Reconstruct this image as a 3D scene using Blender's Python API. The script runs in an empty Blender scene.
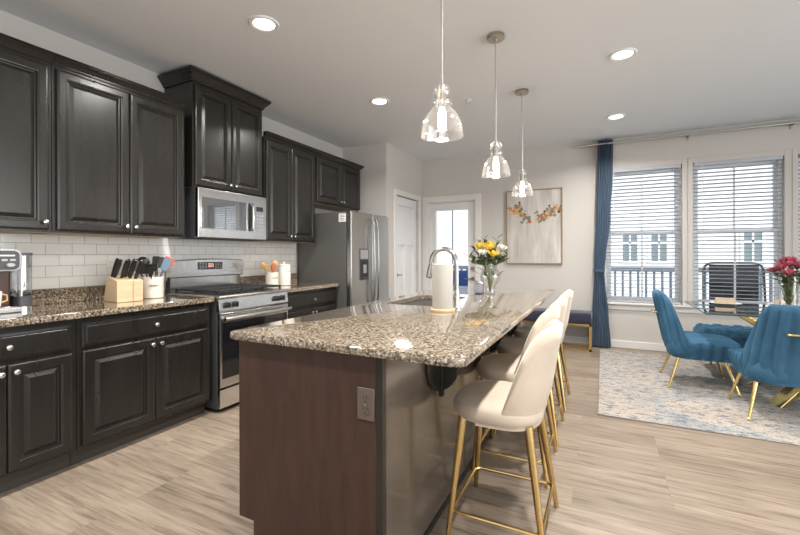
import bpy, bmesh, math, random
from mathutils import Vector, Matrix, Euler
random.seed(7)
PI = math.pi
SC = bpy.context.scene
COL = SC.collection
R = math.radians

# ---------------------------------------------------------------- camera, world, lights, exposure
cam_d = bpy.data.cameras.new('camera')
cam = bpy.data.objects.new('camera', cam_d)
COL.objects.link(cam)
cam_d.sensor_width = 36.0
cam_d.lens = 406.773 / 800 * 36.0
cam_d.shift_y = (254.597 - 267.5) / 800
cam_d.clip_start = 0.05
cam.matrix_world = (Matrix.Translation((3.3501, 0, 1.2397)) @ Matrix.Rotation(0.4619, 4, 'Z')
                    @ Matrix.Rotation(R(90), 4, 'X') @ Matrix.Rotation(-0.0027, 4, 'Z'))
SC.camera = cam

W = bpy.data.worlds.new('world')
SC.world = W
W.use_nodes = True
bg = W.node_tree.nodes['Background']
bg.inputs['Color'].default_value = (0.93, 0.965, 1.0, 1)
bg.inputs['Strength'].default_value = 1.25

SC.view_settings.view_transform = 'Standard'
SC.view_settings.look = 'None'
SC.view_settings.gamma = 1.0
SC.view_settings.use_curve_mapping = False
SC.view_settings.exposure = 0.09
SC.cycles.sample_clamp_indirect = 4.0
SC.cycles.caustics_reflective = False
SC.cycles.caustics_refractive = False

CAN_POWER = 31.0
BULB_POWER = 3.0
H = 2.77          # ceiling
YB = 6.12         # back wall


def disc_light(name, loc, power, radius, color=(1, 0.965, 0.92), spread=R(150)):
    l = bpy.data.lights.new(name, 'AREA')
    l.shape = 'DISK'
    l.size = radius * 2
    l.energy = power
    l.color = color
    l.spread = spread
    o = bpy.data.objects.new(name, l)
    COL.objects.link(o)
    o.location = loc
    return o


sun = bpy.data.lights.new('sun', 'SUN')
sun.energy = 3.1
sun.angle = R(1.5)
sun_o = bpy.data.objects.new('sun', sun)
COL.objects.link(sun_o)
sun_o.rotation_euler = Vector((-0.45, 0.62, -0.64)).to_track_quat('-Z', 'Y').to_euler()
# added fill light beyond the right wall, lifting the dark left cabinets and ceiling
al = bpy.data.lights.new('side_fill', 'AREA')
al.shape = 'RECTANGLE'
al.size, al.size_y = 7.0, 2.3
al.energy = 230
al.color = (0.97, 0.985, 1.0)
al_o = bpy.data.objects.new('side_fill', al)
COL.objects.link(al_o)
al_o.location = (8.14, 0.6, 1.45)
al_o.rotation_euler = (R(90), 0, R(90))


# ---------------------------------------------------------------- materials
def new_mat(name):
    m = bpy.data.materials.new(name)
    m.use_nodes = True
    nt = m.node_tree
    return m, nt, nt.nodes['Principled BSDF'], nt.nodes['Material Output']


def mat(name, col, rough=0.5, metal=0.0, coat=0.0, sheen=0.0, spec=0.5, var=0.0, vscale=8.0, bump=0.0, bscale=60.0, stretch=(1, 1, 1)):
    m, nt, b, o = new_mat(name)
    b.inputs['Base Color'].default_value = (*col, 1)
    b.inputs['Roughness'].default_value = rough
    b.inputs['Metallic'].default_value = metal
    b.inputs['Coat Weight'].default_value = coat
    b.inputs['Coat Roughness'].default_value = 0.08
    b.inputs['Sheen Weight'].default_value = sheen
    b.inputs['Specular IOR Level'].default_value = spec
    if var or bump:
        tc = nt.nodes.new('ShaderNodeTexCoord')
        mp = nt.nodes.new('ShaderNodeMapping')
        mp.inputs['Scale'].default_value = stretch
        nt.links.new(tc.outputs['Object'], mp.inputs['Vector'])
    if var:
        n = nt.nodes.new('ShaderNodeTexNoise')
        n.inputs['Scale'].default_value = vscale
        n.inputs['Detail'].default_value = 5
        nt.links.new(mp.outputs['Vector'], n.inputs['Vector'])
        r = nt.nodes.new('ShaderNodeValToRGB')
        r.color_ramp.elements[0].position = 0.3
        r.color_ramp.elements[1].position = 0.7
        r.color_ramp.elements[0].color = (*[max(0, c * (1 - var)) for c in col], 1)
        r.color_ramp.elements[1].color = (*[min(1, c * (1 + var)) for c in col], 1)
        nt.links.new(n.outputs['Fac'], r.inputs['Fac'])
        nt.links.new(r.outputs['Color'], b.inputs['Base Color'])
    if bump:
        n2 = nt.nodes.new('ShaderNodeTexNoise')
        n2.inputs['Scale'].default_value = bscale
        n2.inputs['Detail'].default_value = 3
        nt.links.new(mp.outputs['Vector'], n2.inputs['Vector'])
        bp = nt.nodes.new('ShaderNodeBump')
        bp.inputs['Strength'].default_value = bump
        bp.inputs['Distance'].default_value = 0.002
        nt.links.new(n2.outputs['Fac'], bp.inputs['Height'])
        nt.links.new(bp.outputs['Normal'], b.inputs['Normal'])
    return m


def emit(name, col, strength):
    m, nt, b, o = new_mat(name)
    b.inputs['Base Color'].default_value = (*col, 1)
    b.inputs['Emission Color'].default_value = (*col, 1)
    b.inputs['Emission Strength'].default_value = strength
    return m


def glass_mat(name, tint=(1, 1, 1), base=0.03, edge=0.6, seeds=False):
    """thin clear glass: transparent with a fresnel-like glossy layer"""
    m, nt, b, o = new_mat(name)
    nt.nodes.remove(b)
    tr = nt.nodes.new('ShaderNodeBsdfTransparent')
    tr.inputs['Color'].default_value = (*tint, 1)
    gl = nt.nodes.new('ShaderNodeBsdfGlossy')
    gl.inputs['Roughness'].default_value = 0.02
    mx = nt.nodes.new('ShaderNodeMixShader')
    lw = nt.nodes.new('ShaderNodeLayerWeight')
    lw.inputs['Blend'].default_value = 0.35
    mr = nt.nodes.new('ShaderNodeMapRange')
    mr.inputs['To Min'].default_value = base
    mr.inputs['To Max'].default_value = edge
    nt.links.new(lw.outputs['Facing'], mr.inputs['Value'])
    fac = mr.outputs['Result']
    if seeds:
        tc = nt.nodes.new('ShaderNodeTexCoord')
        v = nt.nodes.new('ShaderNodeTexVoronoi')
        v.inputs['Scale'].default_value = 70
        nt.links.new(tc.outputs['Object'], v.inputs['Vector'])
        lt = nt.nodes.new('ShaderNodeMath')
        lt.operation = 'LESS_THAN'
        lt.inputs[1].default_value = 0.22
        nt.links.new(v.outputs['Distance'], lt.inputs[0])
        mu = nt.nodes.new('ShaderNodeMath')
        mu.operation = 'MULTIPLY_ADD'
        mu.inputs[1].default_value = 0.22
        nt.links.new(lt.outputs[0], mu.inputs[0])
        nt.links.new(fac, mu.inputs[2])
        mu.use_clamp = True
        fac = mu.outputs[0]
    if seeds:
        df = nt.nodes.new('ShaderNodeBsdfTranslucent')
        df.inputs['Color'].default_value = (0.95, 0.95, 0.95, 1)
        d2_ = nt.nodes.new('ShaderNodeBsdfDiffuse')
        d2_.inputs['Color'].default_value = (0.95, 0.95, 0.95, 1)
        ad = nt.nodes.new('ShaderNodeMixShader')
        nt.links.new(df.outputs[0], ad.inputs[1])
        nt.links.new(d2_.outputs[0], ad.inputs[2])
        m2_ = nt.nodes.new('ShaderNodeMixShader')
        m2_.inputs['Fac'].default_value = 0.13
        nt.links.new(gl.outputs[0], m2_.inputs[1])
        nt.links.new(ad.outputs[0], m2_.inputs[2])
        gl = m2_
    nt.links.new(fac, mx.inputs['Fac'])
    nt.links.new(tr.outputs[0], mx.inputs[1])
    nt.links.new(gl.outputs[0], mx.inputs[2])
    nt.links.new(mx.outputs[0], o.inputs['Surface'])
    return m


def pos_vec(nt, order='XYZ', off=(0, 0, 0), scale=(1, 1, 1)):
    g = nt.nodes.new('ShaderNodeNewGeometry')
    s = nt.nodes.new('ShaderNodeSeparateXYZ')
    nt.links.new(g.outputs['Position'], s.inputs[0])
    c = nt.nodes.new('ShaderNodeCombineXYZ')
    for i, a in enumerate(order):
        nt.links.new(s.outputs[a], c.inputs[i])
    mp = nt.nodes.new('ShaderNodeMapping')
    mp.inputs['Location'].default_value = off
    mp.inputs['Scale'].default_value = scale
    nt.links.new(c.outputs[0], mp.inputs['Vector'])
    return mp.outputs['Vector']


def ramp(nt, stops):
    r = nt.nodes.new('ShaderNodeValToRGB')
    e = r.color_ramp.elements
    e[0].position, e[0].color = stops[0][0], (*stops[0][1], 1)
    e[1].position, e[1].color = stops[-1][0], (*stops[-1][1], 1)
    for p, c in stops[1:-1]:
        x = e.new(p)
        x.color = (*c, 1)
    return r


def mixrgb(nt, fac, a, b, blend='MIX'):
    m = nt.nodes.new('ShaderNodeMix')
    m.data_type = 'RGBA'
    m.blend_type = blend
    for sock, v in ((m.inputs[0], fac), (m.inputs[6], a), (m.inputs[7], b)):
        if hasattr(v, 'default_value'):
            nt.links.new(v, sock)
        elif isinstance(v, (int, float)):
            sock.default_value = v
        else:
            sock.default_value = (*v, 1)
    return m.outputs[2]


def noise(nt, vec, scale, detail=4, rough=0.5, dist=0.0):
    n = nt.nodes.new('ShaderNodeTexNoise')
    n.inputs['Scale'].default_value = scale
    n.inputs['Detail'].default_value = detail
    n.inputs['Roughness'].default_value = rough
    n.inputs['Distortion'].default_value = dist
    nt.links.new(vec, n.inputs['Vector'])
    return n.outputs['Fac']


def floor_mat():
    m, nt, b, o = new_mat('vinyl_plank')
    v = pos_vec(nt)
    br = nt.nodes.new('ShaderNodeTexBrick')
    br.inputs['Scale'].default_value = 1
    br.inputs['Brick Width'].default_value = 1.22
    br.inputs['Row Height'].default_value = 0.18
    br.inputs['Mortar Size'].default_value = 0.0012
    br.inputs['Mortar Smooth'].default_value = 0.2
    br.offset = 0.37
    br.offset_frequency = 3
    br.inputs['Color1'].default_value = (0.0, 0.0, 0.0, 1)
    br.inputs['Color2'].default_value = (1, 1, 1, 1)
    br.inputs['Mortar'].default_value = (0.5, 0.5, 0.5, 1)
    nt.links.new(v, br.inputs['Vector'])
    plank = ramp(nt, [(0.0, (0.275, 0.218, 0.165)), (0.5, (0.315, 0.252, 0.195)), (1.0, (0.232, 0.182, 0.138))])
    nt.links.new(br.outputs['Color'], plank.inputs['Fac'])
    # grain stretched along X, shifted per plank
    add = nt.nodes.new('ShaderNodeVectorMath')
    add.operation = 'MULTIPLY_ADD'
    add.inputs[1].default_value = (3.0, 7.0, 5.0)
    nt.links.new(br.outputs['Color'], add.inputs[0])
    nt.links.new(v, add.inputs[2])
    st = nt.nodes.new('ShaderNodeMapping')
    st.inputs['Scale'].default_value = (1.5, 25, 1)
    nt.links.new(add.outputs[0], st.inputs['Vector'])
    g1 = noise(nt, st.outputs['Vector'], 1.6, 8, 0.65, 0.6)
    gr = ramp(nt, [(0.34, (0.55, 0.53, 0.51)), (0.47, (0.93, 0.93, 0.93)), (0.68, (1.25, 1.25, 1.25))])
    nt.links.new(g1, gr.inputs['Fac'])
    c1 = mixrgb(nt, 1.0, plank.outputs['Color'], gr.outputs['Color'], 'MULTIPLY')
    st2 = nt.nodes.new('ShaderNodeMapping')
    st2.inputs['Scale'].default_value = (3, 60, 1)
    nt.links.new(add.outputs[0], st2.inputs['Vector'])
    g2 = noise(nt, st2.outputs['Vector'], 2.0, 4, 0.6)
    gr2 = ramp(nt, [(0.3, (0.86, 0.85, 0.84)), (0.6, (1.05, 1.05, 1.05))])
    nt.links.new(g2, gr2.inputs['Fac'])
    c2 = mixrgb(nt, 1.0, c1, gr2.outputs['Color'], 'MULTIPLY')
    c3 = mixrgb(nt, br.outputs['Fac'], c2, (0.22, 0.17, 0.13))
    nt.links.new(c3, b.inputs['Base Color'])
    b.inputs['Roughness'].default_value = 0.42
    b.inputs['Specular IOR Level'].default_value = 0.4
    return m


def granite_mat():
    m, nt, b, o = new_mat('speckled_granite')
    v = pos_vec(nt)
    n1 = noise(nt, v, 85, 3, 0.65)
    r1 = ramp(nt, [(0.33, (0.02, 0.018, 0.016)), (0.42, (0.115, 0.083, 0.055)), (0.50, (0.245, 0.185, 0.125)), (0.58, (0.33, 0.265, 0.19)), (0.68, (0.50, 0.455, 0.38))])
    nt.links.new(n1, r1.inputs['Fac'])
    n2 = noise(nt, v, 150, 2, 0.5)
    r2 = ramp(nt, [(0.36, (0.15, 0.14, 0.13)), (0.46, (1, 1, 1))])
    nt.links.new(n2, r2.inputs['Fac'])
    c = mixrgb(nt, 1.0, r1.outputs['Color'], r2.outputs['Color'], 'MULTIPLY')
    n3 = noise(nt, v, 90, 2, 0.5)
    r3 = ramp(nt, [(0.61, (0, 0, 0)), (0.66, (1, 1, 1))])
    nt.links.new(n3, r3.inputs['Fac'])
    c2 = mixrgb(nt, r3.outputs['Color'], c, (0.46, 0.44, 0.39))
    nt.links.new(c2, b.inputs['Base Color'])
    b.inputs['Coat Weight'].default_value = 1.0
    b.inputs['Coat Roughness'].default_value = 0.02
    b.inputs['Coat IOR'].default_value = 1.5
    b.inputs['Roughness'].default_value = 0.07
    b.inputs['Specular IOR Level'].default_value = 0.45
    return m


def tile_mat():
    m, nt, b, o = new_mat('subway_tile')
    w = 0.1535
    v = pos_vec(nt, 'YZX', off=(-1.304 + 0.5 * w, -1.0165, 0))
    br = nt.nodes.new('ShaderNodeTexBrick')
    br.inputs['Scale'].default_value = 1
    br.inputs['Brick Width'].default_value = w
    br.inputs['Row Height'].default_value = 0.0767
    br.inputs['Mortar Size'].default_value = 0.0016
    br.inputs['Mortar Smooth'].default_value = 0.1
    br.inputs['Color1'].default_value = (0.82, 0.80, 0.76, 1)
    br.inputs['Color2'].default_value = (0.87, 0.855, 0.82, 1)
    br.inputs['Mortar'].default_value = (0.40, 0.38, 0.35, 1)
    nt.links.new(v, br.inputs['Vector'])
    nt.links.new(br.outputs['Color'], b.inputs['Base Color'])
    rr = nt.nodes.new('ShaderNodeMapRange')
    rr.inputs['To Min'].default_value = 0.09
    rr.inputs['To Max'].default_value = 0.7
    nt.links.new(br.outputs['Fac'], rr.inputs['Value'])
    nt.links.new(rr.outputs['Result'], b.inputs['Roughness'])
    bp = nt.nodes.new('ShaderNodeBump')
    bp.invert = True
    bp.inputs['Strength'].default_value = 0.5
    bp.inputs['Distance'].default_value = 0.002
    nt.links.new(br.outputs['Fac'], bp.inputs['Height'])
    nt.links.new(bp.outputs['Normal'], b.inputs['Normal'])
    return m


def rug_mat():
    m, nt, b, o = new_mat('distressed_rug')
    v = pos_vec(nt)
    n1 = noise(nt, v, 1.7, 6, 0.62, 0.8)
    r1 = ramp(nt, [(0.30, (0.26, 0.29, 0.32)), (0.42, (0.39, 0.38, 0.36)), (0.54, (0.49, 0.435, 0.375)), (0.70, (0.45, 0.38, 0.315))])
    nt.links.new(n1, r1.inputs['Fac'])
    mp = nt.nodes.new('ShaderNodeMapping')
    mp.inputs['Scale'].default_value = (8, 17, 1)
    nt.links.new(v, mp.inputs['Vector'])
    n2 = noise(nt, mp.outputs['Vector'], 1.6, 9, 0.75, 0.5)
    r2 = ramp(nt, [(0.40, (0, 0, 0)), (0.34, (1, 1, 1))])
    r2.color_ramp.elements[0].position = 0.40
    r2.color_ramp.elements[0].color = (1, 1, 1, 1)
    r2.color_ramp.elements[1].position = 0.49
    r2.color_ramp.elements[1].color = (0, 0, 0, 1)
    nt.links.new(n2, r2.inputs['Fac'])
    c = mixrgb(nt, r2.outputs['Color'], r1.outputs['Color'], (0.13, 0.155, 0.19))
    n3 = noise(nt, mp.outputs['Vector'], 9, 4, 0.7)
    r3 = ramp(nt, [(0.36, (0.55, 0.55, 0.56)), (0.62, (1.2, 1.2, 1.2))])
    nt.links.new(n3, r3.inputs['Fac'])
    c2 = mixrgb(nt, 1.0, c, r3.outputs['Color'], 'MULTIPLY')
    nt.links.new(c2, b.inputs['Base Color'])
    b.inputs['Roughness'].default_value = 0.95
    b.inputs['Specular IOR Level'].default_value = 0.1
    return m


def wood_mat(name, a, bcol, rough, scale=(3, 3, 0.6), freq=4.0, coat=0.0):
    m, nt, b, o = new_mat(name)
    tc = nt.nodes.new('ShaderNodeTexCoord')
    mp = nt.nodes.new('ShaderNodeMapping')
    mp.inputs['Scale'].default_value = scale
    nt.links.new(tc.outputs['Object'], mp.inputs['Vector'])
    f = noise(nt, mp.outputs['Vector'], freq, 7, 0.6, 0.5)
    r = ramp(nt, [(0.3, a), (0.7, bcol)])
    nt.links.new(f, r.inputs['Fac'])
    nt.links.new(r.outputs['Color'], b.inputs['Base Color'])
    b.inputs['Roughness'].default_value = rough
    b.inputs['Coat Weight'].default_value = coat
    return m


def canvas_mat():
    m, nt, b, o = new_mat('painted_canvas')
    v = pos_vec(nt, scale=(7, 1, 1.3))
    n1 = noise(nt, v, 1.4, 5, 0.6, 0.4)
    r1 = ramp(nt, [(0.3, (0.44, 0.41, 0.37)), (0.5, (0.55, 0.52, 0.475)), (0.68, (0.66, 0.63, 0.585))])
    nt.links.new(n1, r1.inputs['Fac'])
    nt.links.new(r1.outputs['Color'], b.inputs['Base Color'])
    b.inputs['Roughness'].default_value = 0.7
    return m


def velvet_mat(name, col, dark, stripes=0.0):
    m, nt, b, o = new_mat(name)
    tc = nt.nodes.new('ShaderNodeTexCoord')
    f = noise(nt, tc.outputs['Object'], 5.0, 3, 0.5, 0.3)
    r = ramp(nt, [(0.35, dark), (0.65, col)])
    nt.links.new(f, r.inputs['Fac'])
    nt.links.new(r.outputs['Color'], b.inputs['Base Color'])
    b.inputs['Roughness'].default_value = 0.75
    b.inputs['Sheen Weight'].default_value = 0.5
    b.inputs['Sheen Roughness'].default_value = 0.35
    b.inputs['Sheen Tint'].default_value = (*[min(1, c * 2.0 + 0.06) for c in col], 1)
    b.inputs['Specular IOR Level'].default_value = 0.2
    return m


def siding_mat():
    m, nt, b, o = new_mat('lap_siding')
    v = pos_vec(nt, 'XZY')
    w = nt.nodes.new('ShaderNodeTexBrick')
    w.inputs['Scale'].default_value = 1
    w.inputs['Brick Width'].default_value = 30
    w.inputs['Row Height'].default_value = 0.16
    w.inputs['Mortar Size'].default_value = 0.008
    w.inputs['Color1'].default_value = (0.74, 0.76, 0.78, 1)
    w.inputs['Color2'].default_value = (0.74, 0.76, 0.78, 1)
    w.inputs['Mortar'].default_value = (0.52, 0.55, 0.58, 1)
    nt.links.new(v, w.inputs['Vector'])
    nt.links.new(w.outputs['Color'], b.inputs['Base Color'])
    b.inputs['Roughness'].default_value = 0.8
    return m


M = {}
M['wall'] = mat('wall_paint', (0.585, 0.555, 0.52), 0.85, spec=0.2, bump=0.05, bscale=300)
M['ceiling'] = mat('ceiling_paint', (0.785, 0.81, 0.835), 0.95, spec=0.1)
M['white'] = mat('white_trim_paint', (0.74, 0.72, 0.69), 0.4)
M['door'] = mat('white_door_paint', (0.76, 0.755, 0.745), 0.35)
M['vinyl'] = mat('white_vinyl', (0.80, 0.81, 0.82), 0.35)
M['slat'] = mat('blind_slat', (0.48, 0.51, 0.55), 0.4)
M['floor'] = floor_mat()
M['granite'] = granite_mat()
M['tile'] = tile_mat()
M['rug'] = rug_mat()
M['rugback'] = mat('rug_binding', (0.22, 0.19, 0.16), 0.9)
M['cab'] = mat('espresso_cabinet_paint', (0.0175, 0.0155, 0.0135), 0.27, var=0.18, vscale=3, stretch=(3, 3, 0.5))
M['cabin'] = mat('cabinet_carcass', (0.022, 0.02, 0.018), 0.45)
M['toe'] = mat('dark_toe_kick', (0.05, 0.043, 0.036), 0.5)
M['maple'] = mat('maple_underside', (0.42, 0.30, 0.18), 0.5)
M['panel'] = wood_mat('reddish_stained_wood', (0.033, 0.0150, 0.0095), (0.060, 0.027, 0.0165), 0.5, (4, 4, 0.7), 5)
M['gloss'] = wood_mat('dark_gloss_wood', (0.070, 0.054, 0.043), (0.095, 0.074, 0.059), 0.26, (4, 4, 0.7), 3, coat=0.8)
M['gloss'].node_tree.nodes['Principled BSDF'].inputs['Coat Roughness'].default_value = 0.12
M['steel'] = mat('brushed_stainless', (0.72, 0.71, 0.70), 0.22, metal=1.0, var=0.05, vscale=30, stretch=(1, 1, 12))
M['steel2'] = mat('satin_stainless', (0.70, 0.69, 0.68), 0.2, metal=1.0)
M['sinksteel'] = mat('sink_stainless', (0.55, 0.53, 0.50), 0.25, metal=1.0)
M['chrome'] = mat('polished_nickel', (0.75, 0.73, 0.70), 0.12, metal=1.0)
M['nickel'] = mat('brushed_nickel', (0.46, 0.42, 0.35), 0.28, metal=1.0)
M['fridgesteel'] = mat('fridge_stainless', (0.50, 0.495, 0.485), 0.27, metal=1.0)
M['handlesteel'] = mat('handle_stainless', (0.40, 0.40, 0.39), 0.2, metal=1.0)
M['fridgeside'] = mat('fridge_side_grey', (0.105, 0.102, 0.095), 0.42)
M['blackglass'] = mat('black_glass', (0.012, 0.012, 0.013), 0.05, spec=0.8)
M['mwglass'] = mat('microwave_glass', (0.36, 0.37, 0.38), 0.03, metal=0.9)
M['black'] = mat('black_plastic', (0.015, 0.015, 0.016), 0.4)
M['iron'] = mat('cast_iron', (0.022, 0.022, 0.023), 0.5)
M['darkgrey'] = mat('dark_grey_plastic', (0.06, 0.06, 0.064), 0.4)
M['faucet'] = mat('faucet_nickel', (0.50, 0.49, 0.475), 0.20, metal=1.0)
M['cordmat'] = mat('grey_cord', (0.40, 0.39, 0.37), 0.5)
M['rodmat'] = mat('satin_rod', (0.55, 0.54, 0.51), 0.3, metal=0.9)
M['gold'] = mat('brushed_gold', (0.66, 0.47, 0.20), 0.22, metal=1.0)
M['goldpol'] = mat('polished_gold', (0.82, 0.62, 0.27), 0.24, metal=1.0)
M['cream'] = velvet_mat('cream_velvet', (0.64, 0.54, 0.435), (0.57, 0.48, 0.385))
M['blue'] = velvet_mat('teal_blue_velvet', (0.050, 0.138, 0.232), (0.033, 0.098, 0.170))
M['navy'] = mat('navy_fabric', (0.018, 0.018, 0.045), 0.8, sheen=0.3)
M['curtain'] = mat('slate_blue_curtain', (0.045, 0.09, 0.155), 0.8, sheen=0.25, spec=0.2)
M['clear'] = glass_mat('clear_glass', base=0.03, edge=0.45)
M['pane'] = glass_mat('window_glass', base=0.02, edge=0.25)
M['seeded'] = glass_mat('seeded_glass', base=0.04, edge=0.6, seeds=True)
M['tabletop'] = glass_mat('table_glass', tint=(0.80, 0.86, 0.84), base=0.12, edge=0.95)
M['tank'] = glass_mat('frosted_tank', tint=(0.80, 0.81, 0.82), base=0.22, edge=0.6)
M['glassedge'] = mat('glass_edge', (0.05, 0.10, 0.10), 0.1)
M['canlight'] = emit('ceiling_light_lens', (1, 0.95, 0.88), 6.0)
M['bulb'] = emit('warm_filament_bulb', (1, 0.90, 0.74), 9.0)
M['lightwood'] = wood_mat('light_birch', (0.62, 0.44, 0.26), (0.72, 0.55, 0.35), 0.45, (2, 2, 9), 3)
M['woodspoon'] = mat('wooden_spoon', (0.55, 0.33, 0.15), 0.6)
M['ceramic'] = mat('cream_ceramic', (0.72, 0.68, 0.60), 0.25)
M['ink'] = mat('dark_lettering', (0.10, 0.09, 0.085), 0.6)
M['paper'] = mat('white_paper', (0.80, 0.79, 0.76), 0.9)
M['towel'] = mat('paper_towel', (0.50, 0.485, 0.445), 0.95, bump=0.3, bscale=120)
M['plate'] = mat('white_china', (0.82, 0.82, 0.81), 0.2)
M['outlet'] = mat('ivory_plastic', (0.80, 0.77, 0.70), 0.35)
M['bronze'] = mat('bronze_outlet_plate', (0.145, 0.112, 0.092), 0.35, metal=0.3)
M['candle'] = mat('lilac_grey_jar', (0.36, 0.37, 0.43), 0.2)
M['wax'] = mat('candle_wax', (0.62, 0.60, 0.56), 0.6)
M['yellow'] = mat('yellow_petal', (0.84, 0.58, 0.07), 0.6, var=0.2, vscale=40)
M['whitepetal'] = mat('white_petal', (0.80, 0.78, 0.70), 0.6)
M['pink'] = mat('deep_pink_petal', (0.47, 0.085, 0.13), 0.6, var=0.2, vscale=40)
M['leaf'] = mat('green_leaf', (0.075, 0.105, 0.038), 0.55, var=0.3, vscale=30)
M['stem'] = mat('green_stem', (0.12, 0.17, 0.06), 0.6)
M['peach'] = mat('ochre_paint', (0.60, 0.33, 0.11), 0.7)
M['rust'] = mat('rust_paint', (0.42, 0.13, 0.05), 0.7)
M['greygreen'] = mat('grey_green_paint', (0.16, 0.20, 0.17), 0.7)
M['plum'] = mat('plum_paint', (0.06, 0.03, 0.05), 0.7)
M['frame'] = mat('thin_wood_frame', (0.30, 0.20, 0.11), 0.4)
M['brownbody'] = mat('brown_plastic', (0.085, 0.035, 0.025), 0.3)
M['silver'] = mat('silver_plastic', (0.40, 0.40, 0.41), 0.35, metal=0.5)
M['red'] = mat('red_silicone', (0.55, 0.06, 0.035), 0.4)
M['lightblue'] = mat('blue_silicone', (0.11, 0.19, 0.27), 0.4)
M['navyplastic'] = mat('navy_plastic', (0.02, 0.03, 0.07), 0.4)
M['rail'] = mat('blue_grey_railing', (0.15, 0.19, 0.235), 0.5)
M['deck'] = mat('grey_decking', (0.22, 0.22, 0.225), 0.8)
M['siding'] = siding_mat()
M['extwin'] = mat('far_window_pane', (0.17, 0.22, 0.24), 0.15)
M['sling'] = mat('black_sling_fabric', (0.012, 0.016, 0.022), 0.7)
M['bluecush'] = mat('royal_blue_cushion', (0.02, 0.09, 0.32), 0.8)
M['napkin'] = mat('tan_napkin', (0.42, 0.33, 0.23), 0.8)
M['digits'] = emit('clock_digits', (1.0, 0.55, 0.4), 1.2)


# ---------------------------------------------------------------- mesh helpers
class MB:
    def __init__(s):
        s.v, s.f = [], []

    def add(s, verts, faces):
        n = len(s.v)
        s.v += [tuple(p) for p in verts]
        s.f += [tuple(i + n for i in f) for f in faces]
        return s

    def box(s, x0, y0, z0, x1, y1, z1):
        v = [(x0, y0, z0), (x1, y0, z0), (x1, y1, z0), (x0, y1, z0), (x0, y0, z1), (x1, y0, z1), (x1, y1, z1), (x0, y1, z1)]
        return s.add(v, [(0, 3, 2, 1), (4, 5, 6, 7), (0, 1, 5, 4), (1, 2, 6, 5), (2, 3, 7, 6), (3, 0, 4, 7)])

    def loft(s, rings, closed=True, cap0=True, cap1=True):
        n = len(rings[0])
        v = [p for r in rings for p in r]
        f = []
        for i in range(len(rings) - 1):
            for j in range(n if closed else n - 1):
                k = (j + 1) % n
                f.append((i * n + j, i * n + k, (i + 1) * n + k, (i + 1) * n + j))
        if cap0:
            f.append(tuple(range(n - 1, -1, -1)))
        if cap1:
            f.append(tuple((len(rings) - 1) * n + j for j in range(n)))
        return s.add(v, f)

    def cyl(s, p0, p1, r0, r1=None, n=16, cap=True):
        r1 = r0 if r1 is None else r1
        return s.tube([p0, p1], [r0, r1], n, cap)

    def tube(s, pts, r, n=10, cap=True, closed=False):
        pts = [Vector(p) for p in pts]
        rs = r if isinstance(r, (list, tuple)) else [r] * len(pts)
        rings = []
        up = None
        for i, p in enumerate(pts):
            if closed:
                t = (pts[(i + 1) % len(pts)] - pts[i - 1]).normalized()
            else:
                t = (pts[min(i + 1, len(pts) - 1)] - pts[max(i - 1, 0)]).normalized()
            if up is None:
                up = Vector((0, 0, 1)) if abs(t.z) < 0.9 else Vector((1, 0, 0))
            a = (up - t * up.dot(t)).normalized()
            b = t.cross(a)
            up = a
            rings.append([p + (a * math.cos(2 * PI * k / n) + b * math.sin(2 * PI * k / n)) * rs[i] for k in range(n)])
        if closed:
            rings.append(rings[0])
            return s.loft(rings, True, False, False)
        return s.loft(rings, True, cap, cap)

    def lathe(s, prof, c=(0, 0, 0), n=24, cap0=True, cap1=True):
        rings = [[(c[0] + r * math.cos(2 * PI * k / n), c[1] + r * math.sin(2 * PI * k / n), c[2] + z) for k in range(n)] for r, z in prof]
        return s.loft(rings, True, cap0, cap1)

    def prism(s, poly, axis, a, b):
        """poly in the two other axes (in XYZ order), extruded along axis from a to b"""
        def P(u, v, w):
            return {'X': (w, u, v), 'Y': (u, w, v), 'Z': (u, v, w)}[axis]
        return s.loft([[P(u, v, a) for u, v in poly], [P(u, v, b) for u, v in poly]])

    def sphere(s, c, r, n=12, m=8, sz=1.0):
        rings = []
        for i in range(1, m):
            a = PI * i / m
            rings.append([(c[0] + r * math.sin(a) * math.cos(2 * PI * k / n), c[1] + r * math.sin(a) * math.sin(2 * PI * k / n), c[2] - r * sz * math.cos(a)) for k in range(n)])
        return s.loft(rings)

    def build(s, name, m, parent=None, smooth=True, ang=35, bevel=0, seg=2, sub=0, mw=None):
        me = bpy.data.meshes.new(name)
        me.from_pydata(s.v, [], s.f)
        bm = bmesh.new()
        bm.from_mesh(me)
        if mw is not None:
            bm.transform(mw)
        bmesh.ops.recalc_face_normals(bm, faces=bm.faces)
        bm.to_mesh(me)
        bm.free()
        if smooth:
            me.shade_smooth()
            if not sub:
                me.set_sharp_from_angle(angle=R(ang))
        me.materials.append(m)
        o = bpy.data.objects.new(name, me)
        COL.objects.link(o)
        if bevel:
            b = o.modifiers.new('bevel', 'BEVEL')
            b.width = bevel
            b.segments = seg
            b.limit_method = 'ANGLE'
            b.angle_limit = R(40)
            b.harden_normals = False
        if sub:
            u = o.modifiers.new('subsurf', 'SUBSURF')
            u.levels = sub
            u.render_levels = sub
        if parent is not None:
            o.parent = parent
        return o


def tag(o, label, cat, group=None, kind=None):
    o['label'] = label
    o['category'] = cat
    if group:
        o['group'] = group
    if kind:
        o['kind'] = kind
    return o


def thing(name, label, cat, loc=(0, 0, 0), rz=0.0, group=None, kind=None):
    o = bpy.data.objects.new(name, None)
    COL.objects.link(o)
    o.empty_display_size = 0.1
    o.location = loc
    o.rotation_euler = (0, 0, rz)
    return tag(o, label, cat, group, kind)


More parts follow.
